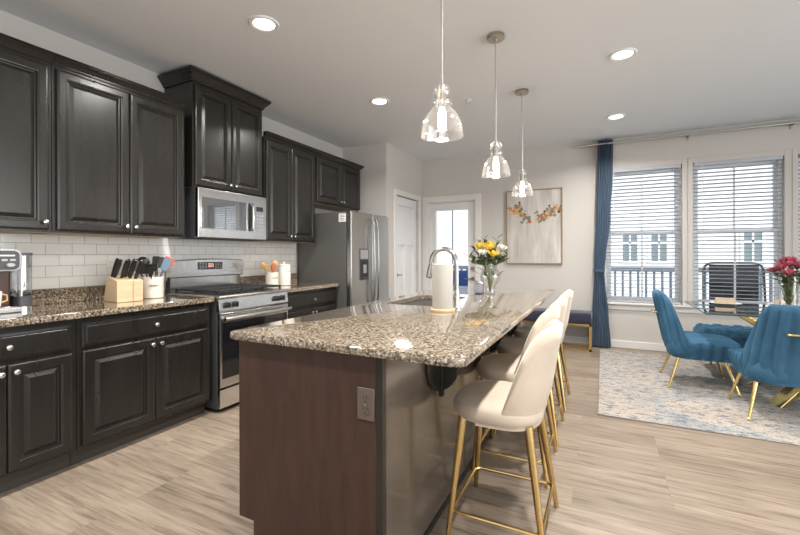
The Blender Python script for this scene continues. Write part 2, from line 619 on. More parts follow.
def dup(root, loc, rz, label, group=None):
    def cp(o, par):
        c = o.copy()
        COL.objects.link(c)
        if par is not None:
            c.parent = par
        for ch in [x for x in SC.objects if x.parent == o]:
            cp(ch, c)
        return c
    r = cp(root, None)
    r.location = loc
    r.rotation_euler = (0, 0, rz)
    r['label'] = label
    if group:
        r['group'] = group
    return r


def bx(*a):
    return MB().box(*a)


# ---------------------------------------------------------------- setting
def struct(name, mb, m, label, cat, bevel=0, smooth=False, parent=None):
    o = mb.build(name, m, parent, smooth=smooth, bevel=bevel)
    if parent is None:
        tag(o, label, cat, kind='structure')
    return o


XR = 8.2
YF = -4.5
struct('floor', bx(-0.15, YF, -0.12, XR, YB + 0.15, 0), M['floor'], 'pale tan wood plank floor with long greyish grain', 'floor')
struct('ceiling', bx(-0.15, YF, H, XR, YB + 0.15, H + 0.12), M['ceiling'], 'flat pale grey-white ceiling with recessed lights', 'ceiling')
struct('wall_left', bx(-0.15, YF, 0, 0, YB + 0.15, H), M['wall'], 'light greige wall behind the dark kitchen cabinets', 'wall')
YR = 4.884
XP = 0.713
struct('wall_return', bx(0, YR, 0, XP - 0.10, YR + 0.1, H), M['wall'], 'short greige wall beside the refrigerator', 'wall')
DY0, DY1, DZ = 5.165, 5.955, 2.10
w = MB()
w.box(XP - 0.1, YR, 0, XP, DY0, H)
w.box(XP - 0.1, DY1, 0, XP, YB, H)
w.box(XP - 0.1, DY0, DZ, XP, DY1, H)
struct('wall_pantry', w, M['wall'], 'greige wall holding the white panelled pantry door', 'wall')

# back wall with openings
WIN = [(3.385, 4.243), (4.350, 5.212), (5.330, 6.192)]
WZ0, WZ1 = 0.605, 2.362
PX0, PX1, PZ = 0.812, 1.600, 2.078
xs = [(-0.15, PX0, 0, H), (PX0, PX1, PZ, H), (PX1, WIN[0][0], 0, H)]
for i, (a, b_) in enumerate(WIN):
    xs.append((a, b_, 0, WZ0))
    xs.append((a, b_, WZ1, H))
    xs.append((b_, WIN[i + 1][0] if i < 2 else XR, 0, H))
w = MB()
for a, b_, z0, z1 in xs:
    w.box(a, YB, z0, b_, YB + 0.15, z1)
struct('wall_back', w, M['wall'], 'greige far wall with glass door, painting and three windows', 'wall')

# right-hand side of the open room: unseen wall, its wide window added for the fill light
w = MB()
w.box(8.0, YF, 0, 8.12, -2.9, H)
w.box(8.0, 4.1, 0, 8.12, YB, H)
w.box(8.0, -2.9, 0, 8.12, 4.1, 0.3)
w.box(8.0, -2.9, 2.6, 8.12, 4.1, H)
struct('wall_right', w, M['wall'], 'greige side wall of the dining room with a very wide opening added for the fill light', 'wall')
w4 = thing('window_4', 'very wide white window added in the unseen side wall for the fill light', 'window', (0, 0, 0), kind='structure')
f = MB()
for yy in (-2.9, -1.19, 0.56, 2.31, 4.04):
    f.box(8.03, yy, 0.3, 8.09, yy + 0.06, 2.6)
f.box(8.03, -2.84, 0.3, 8.09, 4.04, 0.36)
f.box(8.03, -2.84, 2.54, 8.09, 4.04, 2.6)
f.build('window_frame', M['vinyl'], w4, smooth=False)
bx(8.055, -2.84, 0.36, 8.06, 4.04, 2.54).build('pane', M['pane'], w4, smooth=False)

# baseboards
def board(name, x0, y0, x1, y1, label):
    struct(name, MB().box(x0, y0, 0, x1, y1, 0.098), M['white'], label, 'baseboard', bevel=0.006)


board('baseboard_back', 1.71, YB - 0.016, 8.0, YB, 'white baseboard along the bottom of the far wall')
board('baseboard_pantry', XP, YR, XP + 0.014, DY0 - 0.08, 'white baseboard stub beside the pantry door')

# window casings and sill
w = MB()
cw = 0.05
for a, b_ in WIN:
    w.box(a - cw, YB - 0.008, WZ0, a, YB, WZ1 + 0.065)
    w.box(b_, YB - 0.008, WZ0, b_ + cw, YB, WZ1 + 0.065)
    w.box(a, YB - 0.008, WZ1, b_, YB, WZ1 + 0.065)
struct('trim_1', w, M['wall'], 'flat painted casing around the three windows', 'trim', bevel=0.003)
w = MB()
w.box(WIN[0][0] - 0.06, YB - 0.06, WZ0 - 0.028, WIN[2][1] + 0.06, YB + 0.06, WZ0)
struct('trim_2', w, M['white'], 'long white window sill under the three windows', 'window sill', bevel=0.006)
w = MB()
w.box(WIN[0][0] - 0.045, YB - 0.018, WZ0 - 0.10, WIN[2][1] + 0.045, YB, WZ0 - 0.028)
struct('trim_3', w, M['white'], 'narrow apron board beneath the long window sill', 'trim', bevel=0.004)


# windows: two sashes each
def window(i, x0, x1, label):
    r = thing('window_%d' % i, label, 'window', ((x0 + x1) / 2, YB + 0.08, WZ0), kind='structure')
    hw = (x1 - x0) / 2
    hz = WZ1 - WZ0
    f = MB()
    t = 0.035
    f.box(-hw, -0.035, 0, -hw + t, 0.06, hz)
    f.box(hw - t, -0.035, 0, hw, 0.06, hz)
    f.box(-hw + t, -0.035, 0, hw - t, 0.06, t)
    f.box(-hw + t, -0.035, hz - t, hw - t, 0.06, hz)
    f.build('window_frame', M['vinyl'], r, smooth=False, bevel=0.004)
    mid = hz * 0.515
    for k, (za, zb, y) in enumerate(((t, mid + 0.02, 0.0), (mid - 0.02, hz - t, 0.03))):
        s = MB()
        q = 0.035
        a, b_ = -hw + t, hw - t
        s.box(a, y - 0.013, za, a + q, y + 0.013, zb)
        s.box(b_ - q, y - 0.013, za, b_, y + 0.013, zb)
        s.box(a + q, y - 0.013, za, b_ - q, y + 0.013, za + q)
        s.box(a + q, y - 0.013, zb - q, b_ - q, y + 0.013, zb)
        so = s.build('sash', M['vinyl'], r, smooth=False, bevel=0.003)
        bx(-0.009, y - 0.008, za + q, 0.009, y + 0.008, zb - q).build('muntin', M['vinyl'], so, smooth=False)
        bx(a + q, y - 0.002, za + q, b_ - q, y + 0.002, zb - q).build('pane', M['pane'], so, smooth=False)
    return r


window(1, *WIN[0], 'white double-hung window next to the blue curtain')
window(2, *WIN[1], 'middle white double-hung window showing the black patio chair')
window(3, *WIN[2], 'white double-hung window at the right edge of the photo')


def blind(x0, x1, label):
    r = thing('window_blind', label, 'blind', ((x0 + x1) / 2, YB + 0.012, WZ0 + 0.005), group='white blinds in the windows')
    hw = (x1 - x0) / 2 - 0.012
    top = WZ1 - WZ0 - 0.006
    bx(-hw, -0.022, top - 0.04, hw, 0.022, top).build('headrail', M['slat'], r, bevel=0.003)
    s = MB()
    n = 36
    z0, z1 = 0.03, top - 0.06
    for k in range(n):
        z = z0 + (z1 - z0) * (k + 0.5) / n
        tl = -0.0045
        s.add([(-hw, -0.022, z - tl), (hw, -0.022, z - tl), (hw, 0, z + 0.002), (-hw, 0, z + 0.002), (hw, 0.022, z + tl), (-hw, 0.022, z + tl),
               (-hw, -0.022, z - tl - 0.003), (hw, -0.022, z - tl - 0.003), (hw, 0, z - 0.001), (-hw, 0, z - 0.001), (hw, 0.022, z + tl - 0.003), (-hw, 0.022, z + tl - 0.003)],
              [(0, 1, 2, 3), (3, 2, 4, 5), (6, 9, 8, 7), (9, 11, 10, 8), (0, 6, 7, 1), (5, 4, 10, 11), (0, 3, 9, 6), (3, 5, 11, 9), (1, 7, 8, 2), (2, 8, 10, 4)])
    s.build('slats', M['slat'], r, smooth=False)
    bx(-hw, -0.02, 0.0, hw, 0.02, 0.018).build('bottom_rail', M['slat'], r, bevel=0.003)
    c = MB()
    for x in (-hw * 0.78, hw * 0.78):
        c.cyl((x, -0.024, 0.01), (x, -0.024, top - 0.02), 0.0012, n=5)
        c.cyl((x, 0.024, 0.01), (x, 0.024, top - 0.02), 0.0012, n=5)
    c.build('ladder_cord', M['slat'], r)
    MB().cyl((-hw * 0.80, -0.035, top - 0.78), (-hw * 0.80, -0.03, top - 0.03), 0.0045, n=8).build('tilt_wand', M['clear' if False else 'vinyl'], r)
    return r


blind(*WIN[0], 'white horizontal blind in the window beside the blue curtain')
blind(*WIN[1], 'white horizontal blind in the middle window above the black patio chair')
blind(*WIN[2], 'white horizontal blind at the right edge of the photo, behind the roses')


# doors
def casing(mb, axis, a, b_, zt, w0, w1, cw=0.08):
    """door casing around opening a..b_ on a wall plane; w0/w1 = thickness range along the normal axis"""
    for (p0, p1, z0, z1) in ((a - cw, a, 0, zt + cw), (b_, b_ + cw, 0, zt + cw), (a, b_, zt, zt + cw)):
        if axis == 'Y':
            mb.box(p0, w0, z0, p1, w1, z1)
        else:
            mb.box(w0, p0, z0, w1, p1, z1)


d1 = thing('door_1', 'white patio door with a full pane of glass and lever handle', 'door', (0, 0, 0), kind='structure')
c = MB()
casing(c, 'Y', PX0, PX1, PZ, YB - 0.02, YB + 0.0, 0.095)
c.build('door_casing', M['white'], d1, smooth=False, bevel=0.005)
c = MB()
c.box(PX0, YB, 0, PX0 + 0.012, YB + 0.15, PZ)
c.box(PX1 - 0.012, YB, 0, PX1, YB + 0.15, PZ)
c.box(PX0, YB, PZ - 0.012, PX1, YB + 0.15, PZ)
c.build('door_frame', M['white'], d1, smooth=False)
GX0, GX1, GZ0, GZ1 = 0.936, 1.478, 0.30, 1.942
a, b_ = PX0 + 0.014, PX1 - 0.014
s = MB()
y0, y1 = YB + 0.03, YB + 0.075
s.box(a, y0, 0.015, GX0, y1, PZ - 0.016)
s.box(GX1, y0, 0.015, b_, y1, PZ - 0.016)
s.box(GX0, y0, 0.015, GX1, y1, GZ0)
s.box(GX0, y0, GZ1, GX1, y1, PZ - 0.016)
slab = s.build('door_panel', M['door'], d1, smooth=False)
s = MB()
q = 0.022
for (xa, xb, za, zb) in ((GX0 - q, GX0 + 0.004, GZ0 - q, GZ1 + q), (GX1 - 0.004, GX1 + q, GZ0 - q, GZ1 + q), (GX0, GX1, GZ0 - q, GZ0 + 0.004), (GX0, GX1, GZ1 - 0.004, GZ1 + q)):
    s.box(xa, y0 - 0.012, za, xb, y0, zb)
s.build('glazing_bead', M['door'], d1, smooth=False, bevel=0.004)
bx(GX0, y0 + 0.02, GZ0, GX1, y0 + 0.026, GZ1).build('pane', M['pane'], d1, smooth=False)
l = MB()
hx, hz = 1.548, 0.862
l.cyl((hx, y0, hz), (hx, y0 - 0.012, hz), 0.032, n=20)
l.cyl((hx, y0 - 0.012, hz), (hx, y0 - 0.05, hz), 0.011, n=12)
l.tube([(hx + 0.012, y0 - 0.05, hz), (hx - 0.05, y0 - 0.052, hz), (hx - 0.115, y0 - 0.046, hz)], [0.011, 0.010, 0.007], 10)
l.build('door_lever', M['nickel'], d1)
l = MB()
l.cyl((hx, y0, 1.02), (hx, y0 - 0.018, 1.02), 0.030, n=20)
l.box(hx - 0.006, y0 - 0.034, 1.0, hx + 0.006, y0 - 0.018, 1.04)
l.build('deadbolt', M['nickel'], d1)
for z in (1.86, 1.1, 0.3):
    MB().cyl((PX0 + 0.01, y0 - 0.006, z - 0.045), (PX0 + 0.01, y0 - 0.006, z + 0.045), 0.008, n=10).build('hinge', M['nickel'], d1)
bx(1.53, y0 - 0.022, 2.025, 1.585, y0, 2.052).build('door_sensor', M['plate'], d1, bevel=0.003)

d2 = thing('door_2', 'white panelled pantry door with a round dark knob', 'door', (0, 0, 0), kind='structure')
c = MB()
casing(c, 'X', DY0, DY1, DZ, XP, XP + 0.02, 0.075)
c.build('door_casing', M['white'], d2, smooth=False, bevel=0.005)


def panel_rings(mb, a0, a1, z0, z1, w0, ins, P):
    rings = []
    for i, w_ in ins:
        rings.append([P(a0 + i, z0 + i, w0 + w_), P(a1 - i, z0 + i, w0 + w_), P(a1 - i, z1 - i, w0 + w_), P(a0 + i, z1 - i, w0 + w_)])
    mb.loft(rings, True, False, True)


ya, yb = DY0 + 0.012, DY1 - 0.012
xf = XP - 0.028       # door face
s = MB()
s.box(xf - 0.050, ya, 0.012, xf - 0.032, yb, DZ - 0.01)
pan = [(ya + 0.115, yb - 0.115, 1.50, DZ - 0.13)]
ym = (ya + yb) / 2
pan += [(ya + 0.115, ym - 0.055, 0.24, 1.385), (ym + 0.055, yb - 0.115, 0.24, 1.385)]
# rails and stiles proud of the sunken panels
for (p0, p1, z0, z1) in ((ya, ya + 0.115, 0.012, DZ - 0.01), (yb - 0.115, yb, 0.012, DZ - 0.01), (ya + 0.115, yb - 0.115, 0.012, 0.24), (ya + 0.115, yb - 0.115, 1.385, 1.50), (ya + 0.115, yb - 0.115, DZ - 0.13, DZ - 0.01), (ym - 0.055, ym + 0.055, 0.24, 1.385)):
    s.box(xf - 0.033, p0, z0, xf, p1, z1)
s.build('door_panel', M['door'], d2, smooth=False, bevel=0.003)
k = MB()
k.cyl((xf, 5.245, 0.945), (xf + 0.01, 5.245, 0.945), 0.03, n=18)
k.cyl((xf + 0.01, 5.245, 0.945), (xf + 0.045, 5.245, 0.945), 0.010, n=12)
k.tube([(xf + 0.036, 5.235, 0.945), (xf + 0.046, 5.29, 0.945), (xf + 0.044, 5.345, 0.945)], [0.011, 0.010, 0.008], 10)
k.build('door_lever', M['nickel'], d2)
for z in (1.86, 1.05, 0.28):
    MB().cyl((XP - 0.012, yb + 0.004, z - 0.05), (XP - 0.012, yb + 0.004, z + 0.05), 0.009, n=10).build('hinge', M['nickel'], d2)

# tile backsplash (part of the wall)
CY0 = 0.62
struct('wall_backsplash', bx(0, CY0, 0.93, 0.010, 3.86, 1.40), M['tile'], 'glossy off-white subway tile backsplash behind the counters', 'backsplash')


# ---------------------------------------------------------------- cabinets
def PX(y, z, w_):
    return (w_, y, z)


DOOR_P = [(0, 0), (0, 0.012), (0.003, 0.017), (0.009, 0.0195), (0.014, 0.020), (0.046, 0.020), (0.049, 0.0175), (0.057, 0.016), (0.061, 0.007), (0.068, 0.006), (0.088, 0.0170), (0.090, 0.0178)]
SLIM_P = [(0, 0), (0, 0.012), (0.006, 0.016), (0.012, 0.0165), (0.020, 0.020), (0.026, 0.020)]
SLAB_P = [(0, 0), (0, 0.009), (0.006, 0.013), (0.018, 0.0145), (0.026, 0.020), (0.03, 0.020)]


def cab_door(parent, y0, y1, z0, z1, x, name='door', knob=None, prof=DOOR_P):
    m_ = MB()
    panel_rings(m_, y0, y1, z0, z1, x, prof, PX)
    d = m_.build(name, M['cab'], parent, smooth=False)
    if knob:
        ky, kz = knob
        k_ = MB()
        n = 14
        prof_ = [(0.0075, 0), (0.006, 0.006), (0.0055, 0.012), (0.011, 0.017), (0.0145, 0.022), (0.0135, 0.027), (0.007, 0.031)]
        rings = [[(x + 0.020 + zz, ky + r * math.cos(2 * PI * q_ / n), kz + r * math.sin(2 * PI * q_ / n)) for q_ in range(n)] for r, zz in prof_]
        k_.loft(rings)
        k_.build('knob', M['chrome'], d)
    return d


def crown(parent, D, y0, y1, z0, prof, left, right):
    m_ = MB()
    rings = []
    for o_, z in prof:
        pl = []
        if left:
            pl.append((0.002, y0 - o_, z0 + z))
            pl.append((D + o_, y0 - o_, z0 + z))
        else:
            pl.append((D + o_, y0, z0 + z))
        if right:
            pl.append((D + o_, y1 + o_, z0 + z))
            pl.append((0.002, y1 + o_, z0 + z))
        else:
            pl.append((D + o_, y1, z0 + z))
        rings.append(pl)
    # sections along the path
    secs = [[rg[i] for rg in rings] for i in range(len(rings[0]))]
    m_.loft(secs, True, True, True)
    return m_.build('crown_molding', M['cab'], parent, smooth=False)


CROWN = [(-0.008, 0), (0.010, 0), (0.010, 0.010), (0.016, 0.016), (0.030, 0.028), (0.040, 0.040), (0.040, 0.046), (0.046, 0.048), (0.046, 0.056), (-0.008, 0.056)]
BIG = [(-0.008, 0), (0.012, 0), (0.012, 0.014), (0.020, 0.022), (0.034, 0.042), (0.050, 0.058), (0.052, 0.068), (0.060, 0.070), (0.060, 0.090), (-0.008, 0.090)]


def upper(y0, y1, z0, z1, D, label, splits, left_crown=False, right_crown=False, prof=CROWN, knobs='pair', crown_y=None):
    r = thing('wall_cabinet', label, 'cabinet', (0, 0, 0), group='dark kitchen cabinets')
    b_ = MB()
    b_.box(0.003, y0 + 0.001, z0, D - 0.002, y1 - 0.001, z1 + 0.01)
    b_.build('body', M['cab'], r, smooth=False)
    bx(0.004, y0 + 0.018, z0 - 0.003, D - 0.03, y1 - 0.018, z0 + 0.002).build('underside', M['maple'], r, smooth=False)
    g = 0.018
    ed = [y0 + g] + splits + [y1 - g]
    for i in range(len(ed) - 1):
        a_, c_ = ed[i] + (0.0015 if i else 0), ed[i + 1] - (0.0015 if i < len(ed) - 2 else 0)
        if len(ed) == 3:
            ky = c_ - 0.028 if i == 0 else a_ + 0.028
        else:
            ky = c_ - 0.028
        cab_door(r, a_, c_, z0 + 0.012, z1 - 0.022, D - 0.002, 'door', (ky, z0 + 0.012 + 0.045))
    cy = crown_y or (y0, y1)
    crown(r, D, cy[0], cy[1], z1, prof, left_crown, right_crown)
    return r


UZ0, UZ1 = 1.382, 2.408
upper(0.66, 1.272, UZ0, UZ1, 0.35, 'dark espresso wall cabinet cut by the left photo edge, above the coffee maker', [])
upper(1.274, 2.152, UZ0, UZ1, 0.35, 'dark two-door wall cabinet above the knife block', [1.722])
upper(2.214, 2.976, 1.802, 2.664, 0.36, 'raised dark two-door wall cabinet directly above the microwave', [2.597], True, True, BIG)
upper(3.006, 3.806, UZ0, UZ1, 0.35, 'dark two-door wall cabinet between microwave and refrigerator', [3.392])
upper(3.810, 4.790, 1.852, UZ1, 0.35, 'short dark two-door wall cabinet above the refrigerator', [4.318], False, True)


def base(y0, y1, split, label):
    r = thing('base_cabinet', label, 'cabinet', (0, 0, 0), group='dark kitchen cabinets')
    m_ = MB()
    m_.box(0.003, y0 + 0.001, 0.105, 0.61, y1 - 0.001, 0.874)
    m_.build('body', M['cab'], r, smooth=False)
    bx(0.003, y0 + 0.001, 0.0, 0.54, y1 - 0.001, 0.105).build('toe_kick', M['toe'], r, smooth=False)
    g = 0.024
    cab_door(r, y0 + g, y1 - g, 0.700, 0.846, 0.61, 'drawer', ((y0 + y1) / 2, 0.772), SLAB_P)
    cab_door(r, y0 + g, split - 0.0015, 0.125, 0.680, 0.61, 'door', (split - 0.03, 0.640))
    cab_door(r, split + 0.0015, y1 - g, 0.125, 0.680, 0.61, 'door', (split + 0.03, 0.640))
    return r


base(0.655, 1.276, 0.965, 'dark base cabinet under the coffee maker, cut by the left photo edge')
base(1.278, 2.186, 1.735, 'wide dark base cabinet under the knife block, left of the range')
base(2.990, 3.862, 3.412, 'dark base cabinet between the range and the refrigerator')


def counter(y0, y1, label):
    r = thing('countertop', label, 'countertop', (0, 0, 0))
    bx(0.011, y0, 0.876, 0.650, y1, 0.914).build('slab', M['granite'], r, bevel=0.006, seg=3)
    bx(0.0105, y0, 0.9145, 0.032, y1, 1.0155).build('backsplash_strip', M['granite'], r, bevel=0.003)
    return r


counter(0.62, 2.192, 'speckled brown granite countertop left of the range')
counter(2.980, 3.866, 'short speckled granite countertop between range and refrigerator')

# ---------------------------------------------------------------- range
rg = thing('kitchen_range', 'stainless steel gas range with black grates and oven door', 'range', (0, 0, 0))
RY0, RY1 = 2.203, 2.972
m_ = MB()
m_.box(0.03, RY0, 0.03, 0.655, RY1, 0.895)
m_.build('body', M['darkgrey'], rg, smooth=False, bevel=0.004)
for yy in (RY0 + 0.05, RY1 - 0.05):
    for xx in (0.10, 0.58):
        MB().cyl((xx, yy, 0.0), (xx, yy, 0.04), 0.018, n=10).build('foot', M['black'], rg)
m_ = MB()
m_.prism([(0.055, 0.895), (0.690, 0.895), (0.696, 0.908), (0.688, 0.920), (0.055, 0.920)], 'Y', RY0 - 0.006, RY1 + 0.006)
m_.build('cooktop', M['steel'], rg, bevel=0.003)
bx(0.10, RY0 + 0.03, 0.9205, 0.635, RY1 - 0.03, 0.9225).build('burner_well', M['black'], rg, smooth=False)
for (bxx, byy, br_) in ((0.22, RY0 + 0.18, 0.045), (0.50, RY0 + 0.18, 0.055), (0.22, RY1 - 0.18, 0.04), (0.50, RY1 - 0.18, 0.05), (0.36, (RY0 + RY1) / 2, 0.045)):
    MB().lathe([(br_, 0), (br_, 0.008), (br_ * 0.75, 0.010), (br_ * 0.75, 0.016), (br_ * 0.6, 0.018)], (bxx, byy, 0.922), 18).build('burner', M['iron'], rg)
third = (RY1 - RY0 - 0.07) / 3
for k in range(3):
    ga = RY0 + 0.035 + k * third + 0.003
    gb = ga + third - 0.006
    m_ = MB()
    zt0, zt1 = 0.944, 0.957
    for yy in (ga, gb - 0.012):
        m_.box(0.105, yy, zt0, 0.632, yy + 0.012, zt1)
    for xx in (0.105, 0.36, 0.620):
        m_.box(xx, ga, zt0, xx + 0.012, gb, zt1)
    gm = (ga + gb) / 2
    m_.box(0.105, gm - 0.006, zt0, 0.632, gm + 0.006, zt1)
    for xx in (0.165, 0.235, 0.300, 0.43, 0.50, 0.565):
        m_.box(xx, ga, zt0 + 0.002, xx + 0.009, gb, zt1 - 0.001)
    for xx in (0.105, 0.62):
        for yy in (ga, gb - 0.012):
            m_.box(xx, yy, 0.922, xx + 0.012, yy + 0.012, zt0)
    m_.build('grate', M['iron'], rg, smooth=False, bevel=0.002)
# back guard
m_ = MB()
n = 12
top = [(RY0 + (RY1 - RY0) * i / n, 1.196 + 0.014 * math.sin(PI * i / n)) for i in range(n + 1)]
poly = [(RY0, 1.052)] + top + [(RY1, 1.052)]
m_.loft([[(0.035, y, z) for y, z in poly], [(0.082, y, z) for y, z in poly], [(0.098, y + (0.006 if y < 2.5 else -0.006) * 0, z - (0.012 if z > 1.1 else 0)) for y, z in poly]])
guard = m_.build('control_panel', M['steel'], rg, ang=50)
bx(0.035, RY0 + 0.002, 0.918, 0.060, RY1 - 0.002, 1.052).build('back_guard', M['steel2'], rg, smooth=False)
m_ = MB()
m_.box(0.060, RY0, 1.044, 0.094, RY1, 1.053)
m_.box(0.055, RY0 - 0.003, 0.916, 0.075, RY0 + 0.012, 1.052)
m_.build('trim_strip', M['black'], rg, smooth=False)
m_ = MB()
m_.box(0.0975, 2.460, 1.108, 0.1005, 2.722, 1.176)
disp = m_.build('display', M['blackglass'], rg, smooth=False)
m_ = MB()
for (ya_, yb_) in ((2.475, 2.495), (2.503, 2.523), (2.531, 2.551), (2.640, 2.660), (2.668, 2.688), (2.695, 2.712)):
    for zz in (1.120, 1.134, 1.148, 1.161):
        m_.box(0.1003, ya_, zz, 0.1009, yb_, zz + 0.006)
m_.build('keypad', M['silver'], disp, smooth=False)['kind'] = 'stuff'
# 7 segment style clock digits
m_ = MB()
for dy in (2.566, 2.586, 2.608):
    for (a0, a1, z0, z1) in ((0, 0.012, 0.030, 0.033), (0, 0.012, 0.015, 0.018), (0, 0.012, 0, 0.003), (0.009, 0.012, 0, 0.033)):
        m_.box(0.1003, dy + a0, 1.130 + z0, 0.1009, dy + a1, 1.130 + z1)
m_.build('digits', M['digits'], disp, smooth=False)
# front control fascia, knobs, handle, door, drawer
m_ = MB()
m_.prism([(0.650, 0.790), (0.683, 0.790), (0.690, 0.800), (0.676, 0.893), (0.650, 0.896)], 'Y', RY0, RY1)
m_.build('fascia', M['steel'], rg, bevel=0.002)
for ky in (2.272, 2.352, 2.806, 2.888):
    z = 0.845
    x = 0.682
    m_ = MB()
    nn = 18
    prof_ = [(0.024, 0), (0.024, 0.008), (0.020, 0.012), (0.018, 0.030), (0.014, 0.033)]
    m_.loft([[(x + w_, ky + r * math.cos(2 * PI * q_ / nn), z + r * math.sin(2 * PI * q_ / nn)) for q_ in range(nn)] for r, w_ in prof_])
    m_.box(x + 0.02, ky - 0.005, z - 0.022, x + 0.040, ky + 0.005, z + 0.022)
    m_.build('knob', M['black'], rg, ang=40)
od = bx(0.656, RY0 + 0.004, 0.200, 0.690, RY1 - 0.004, 0.782).build('oven_door', M['steel'], rg, smooth=False, bevel=0.004)
bx(0.690, RY0 + 0.022, 0.268, 0.692, RY1 - 0.022, 0.704).build('window', M['blackglass'], od, smooth=False)
m_ = MB()
m_.tube([(0.732, RY0 + 0.015, 0.742), (0.735, (RY0 + RY1) / 2, 0.742), (0.732, RY1 - 0.015, 0.742)], 0.016, 14)
for yy in (RY0 + 0.04, RY1 - 0.04):
    m_.cyl((0.688, yy, 0.742), (0.732, yy, 0.742), 0.010, n=10)
m_.build('handle', M['steel2'], od)
dr = bx(0.656, RY0 + 0.004, 0.040, 0.688, RY1 - 0.004, 0.186).build('drawer', M['steel'], rg, smooth=False, bevel=0.004)
bx(0.10, RY0 + 0.012, 0.030, 0.650, RY1 - 0.012, 0.19).build('lower_body', M['black'], rg, smooth=False)

# ---------------------------------------------------------------- microwave
mw = thing('microwave_oven', 'stainless over-the-range microwave mounted above the range', 'microwave', (0, 0, 0))
MY0, MY1, MZ0, MZ1 = 2.236, 2.990, 1.383, 1.799
bx(0.004, MY0, MZ0, 0.36, MY1, MZ1).build('body', M['darkgrey'], mw, smooth=False)
m_ = MB()
m_.box(0.361, MY0, MZ0 + 0.004, 0.400, 2.850, MZ1 - 0.002)
md = m_.build('door', M['steel2'], mw, smooth=False, bevel=0.004)
bx(0.398, MY0 + 0.035, 1.462, 0.4005, 2.735, 1.722).build('window', M['mwglass'], md, smooth=False)
m_ = MB()
m_.tube([(0.402, 2.79, 1.470), (0.432, 2.79, 1.490), (0.436, 2.79, 1.59), (0.432, 2.79, 1.690), (0.402, 2.79, 1.710)], 0.011, 12)
m_.build('handle', M['steel2'], md)
bx(0.398, 2.760, 1.462, 0.4002, 2.822, 1.722).build('handle_shadow', M['black'], md, smooth=False)  # flat black strip standing in for the shadow behind the handle
mp_ = bx(0.361, 2.838, MZ0 + 0.004, 0.398, MY1, MZ1 - 0.002).build('control_panel', M['steel2'], mw, smooth=False, bevel=0.004)
m_ = MB()
for r_ in range(5):
    for c_ in range(3):
        m_.box(0.398, 2.862 + c_ * 0.030, 1.475 + r_ * 0.032, 0.3995, 2.884 + c_ * 0.030, 1.495 + r_ * 0.032)
m_.build('buttons', M['silver'], mp_, smooth=False)
bx(0.398, 2.860, 1.655, 0.3995, 2.945, 1.70).build('display', M['blackglass'], mp_, smooth=False)
m_ = MB()
for k in range(14):
    m_.box(0.10, MY0 + 0.03 + k * 0.05, MZ0 - 0.004, 0.33, MY0 + 0.06 + k * 0.05, MZ0)
m_.build('vent_grille', M['black'], mw, smooth=False)

# ---------------------------------------------------------------- refrigerator
fr = thing('refrigerator', 'stainless side-by-side refrigerator with water dispenser', 'refrigerator', (0, 0, 0))
FY0, FY1, FZ = 3.884, 4.786, 1.742
bx(0.03, FY0, 0.03, 0.728, FY1, FZ - 0.012).build('body', M['fridgeside'], fr, smooth=False, bevel=0.004)
bx(0.10, FY0 + 0.02, 0.0, 0.70, FY1 - 0.02, 0.05).build('toe_grille', M['black'], fr, smooth=False)
FS = 4.365
for (a_, c_, nm) in ((FY0, FS - 0.003, 'freezer_door'), (FS + 0.003, FY1, 'fridge_door')):
    d_ = bx(0.738, a_, 0.075, 0.800, c_, FZ).build(nm, M['fridgesteel'], fr, bevel=0.010, seg=3)
    bx(0.728, a_ + 0.01, 0.085, 0.738, c_ - 0.01, FZ - 0.012).build('gasket', M['black'], d_, smooth=False)
    hy = c_ - 0.045 if nm == 'freezer_door' else a_ + 0.045
    m_ = MB()
    m_.tube([(0.80, hy, 1.68), (0.835, hy, 1.665), (0.850, hy, 1.58), (0.858, hy, 1.15), (0.850, hy, 0.72), (0.835, hy, 0.635), (0.80, hy, 0.62)], 0.012, 12)
    m_.build('handle', M['handlesteel'], d_)
    if nm == 'freezer_door':
        m_ = MB()
        m_.box(0.800, 4.058, 0.938, 0.803, 4.262, 1.312)
        m_.build('dispenser_bezel', M['darkgrey'], d_, smooth=False, bevel=0.001)
        bx(0.803, 4.075, 0.955, 0.8045, 4.245, 1.175).build('dispenser_recess', M['black'], d_, smooth=False)
        bx(0.803, 4.075, 1.190, 0.8045, 4.245, 1.298).build('dispenser_controls', M['silver'], d_, smooth=False)
        bx(0.803, 4.10, 0.955, 0.825, 4.22, 0.968).build('drip_tray', M['darkgrey'], d_, smooth=False)
        bx(0.8045, 4.13, 1.02, 0.818, 4.19, 1.12).build('paddle', M['silver'], d_, smooth=False, bevel=0.003)
m_ = MB()
m_.box(0.62, FY0 + 0.05, FZ - 0.012, 0.79, FY0 + 0.09, FZ + 0.008)
m_.box(0.62, FY1 - 0.09, FZ - 0.012, 0.79, FY1 - 0.05, FZ + 0.008)
m_.build('hinge_cover', M['darkgrey'], fr, smooth=False, bevel=0.003)
nt_ = thing('paper_note', 'small white paper note stuck on the grey refrigerator side', 'note', (0.6, FY0 - 0.001, 1.6))
bx(0.03, -0.002, 0.018, 0.128, 0.0, 0.115).build('sheet', M['paper'], nt_, smooth=False)
m_ = MB()
for k in range(4):
    m_.box(0.045, -0.0028, 0.035 + k * 0.019, 0.112 - 0.012 * (k % 2), -0.002, 0.041 + k * 0.019)
m_.build('print', M['ink'], nt_, smooth=False)

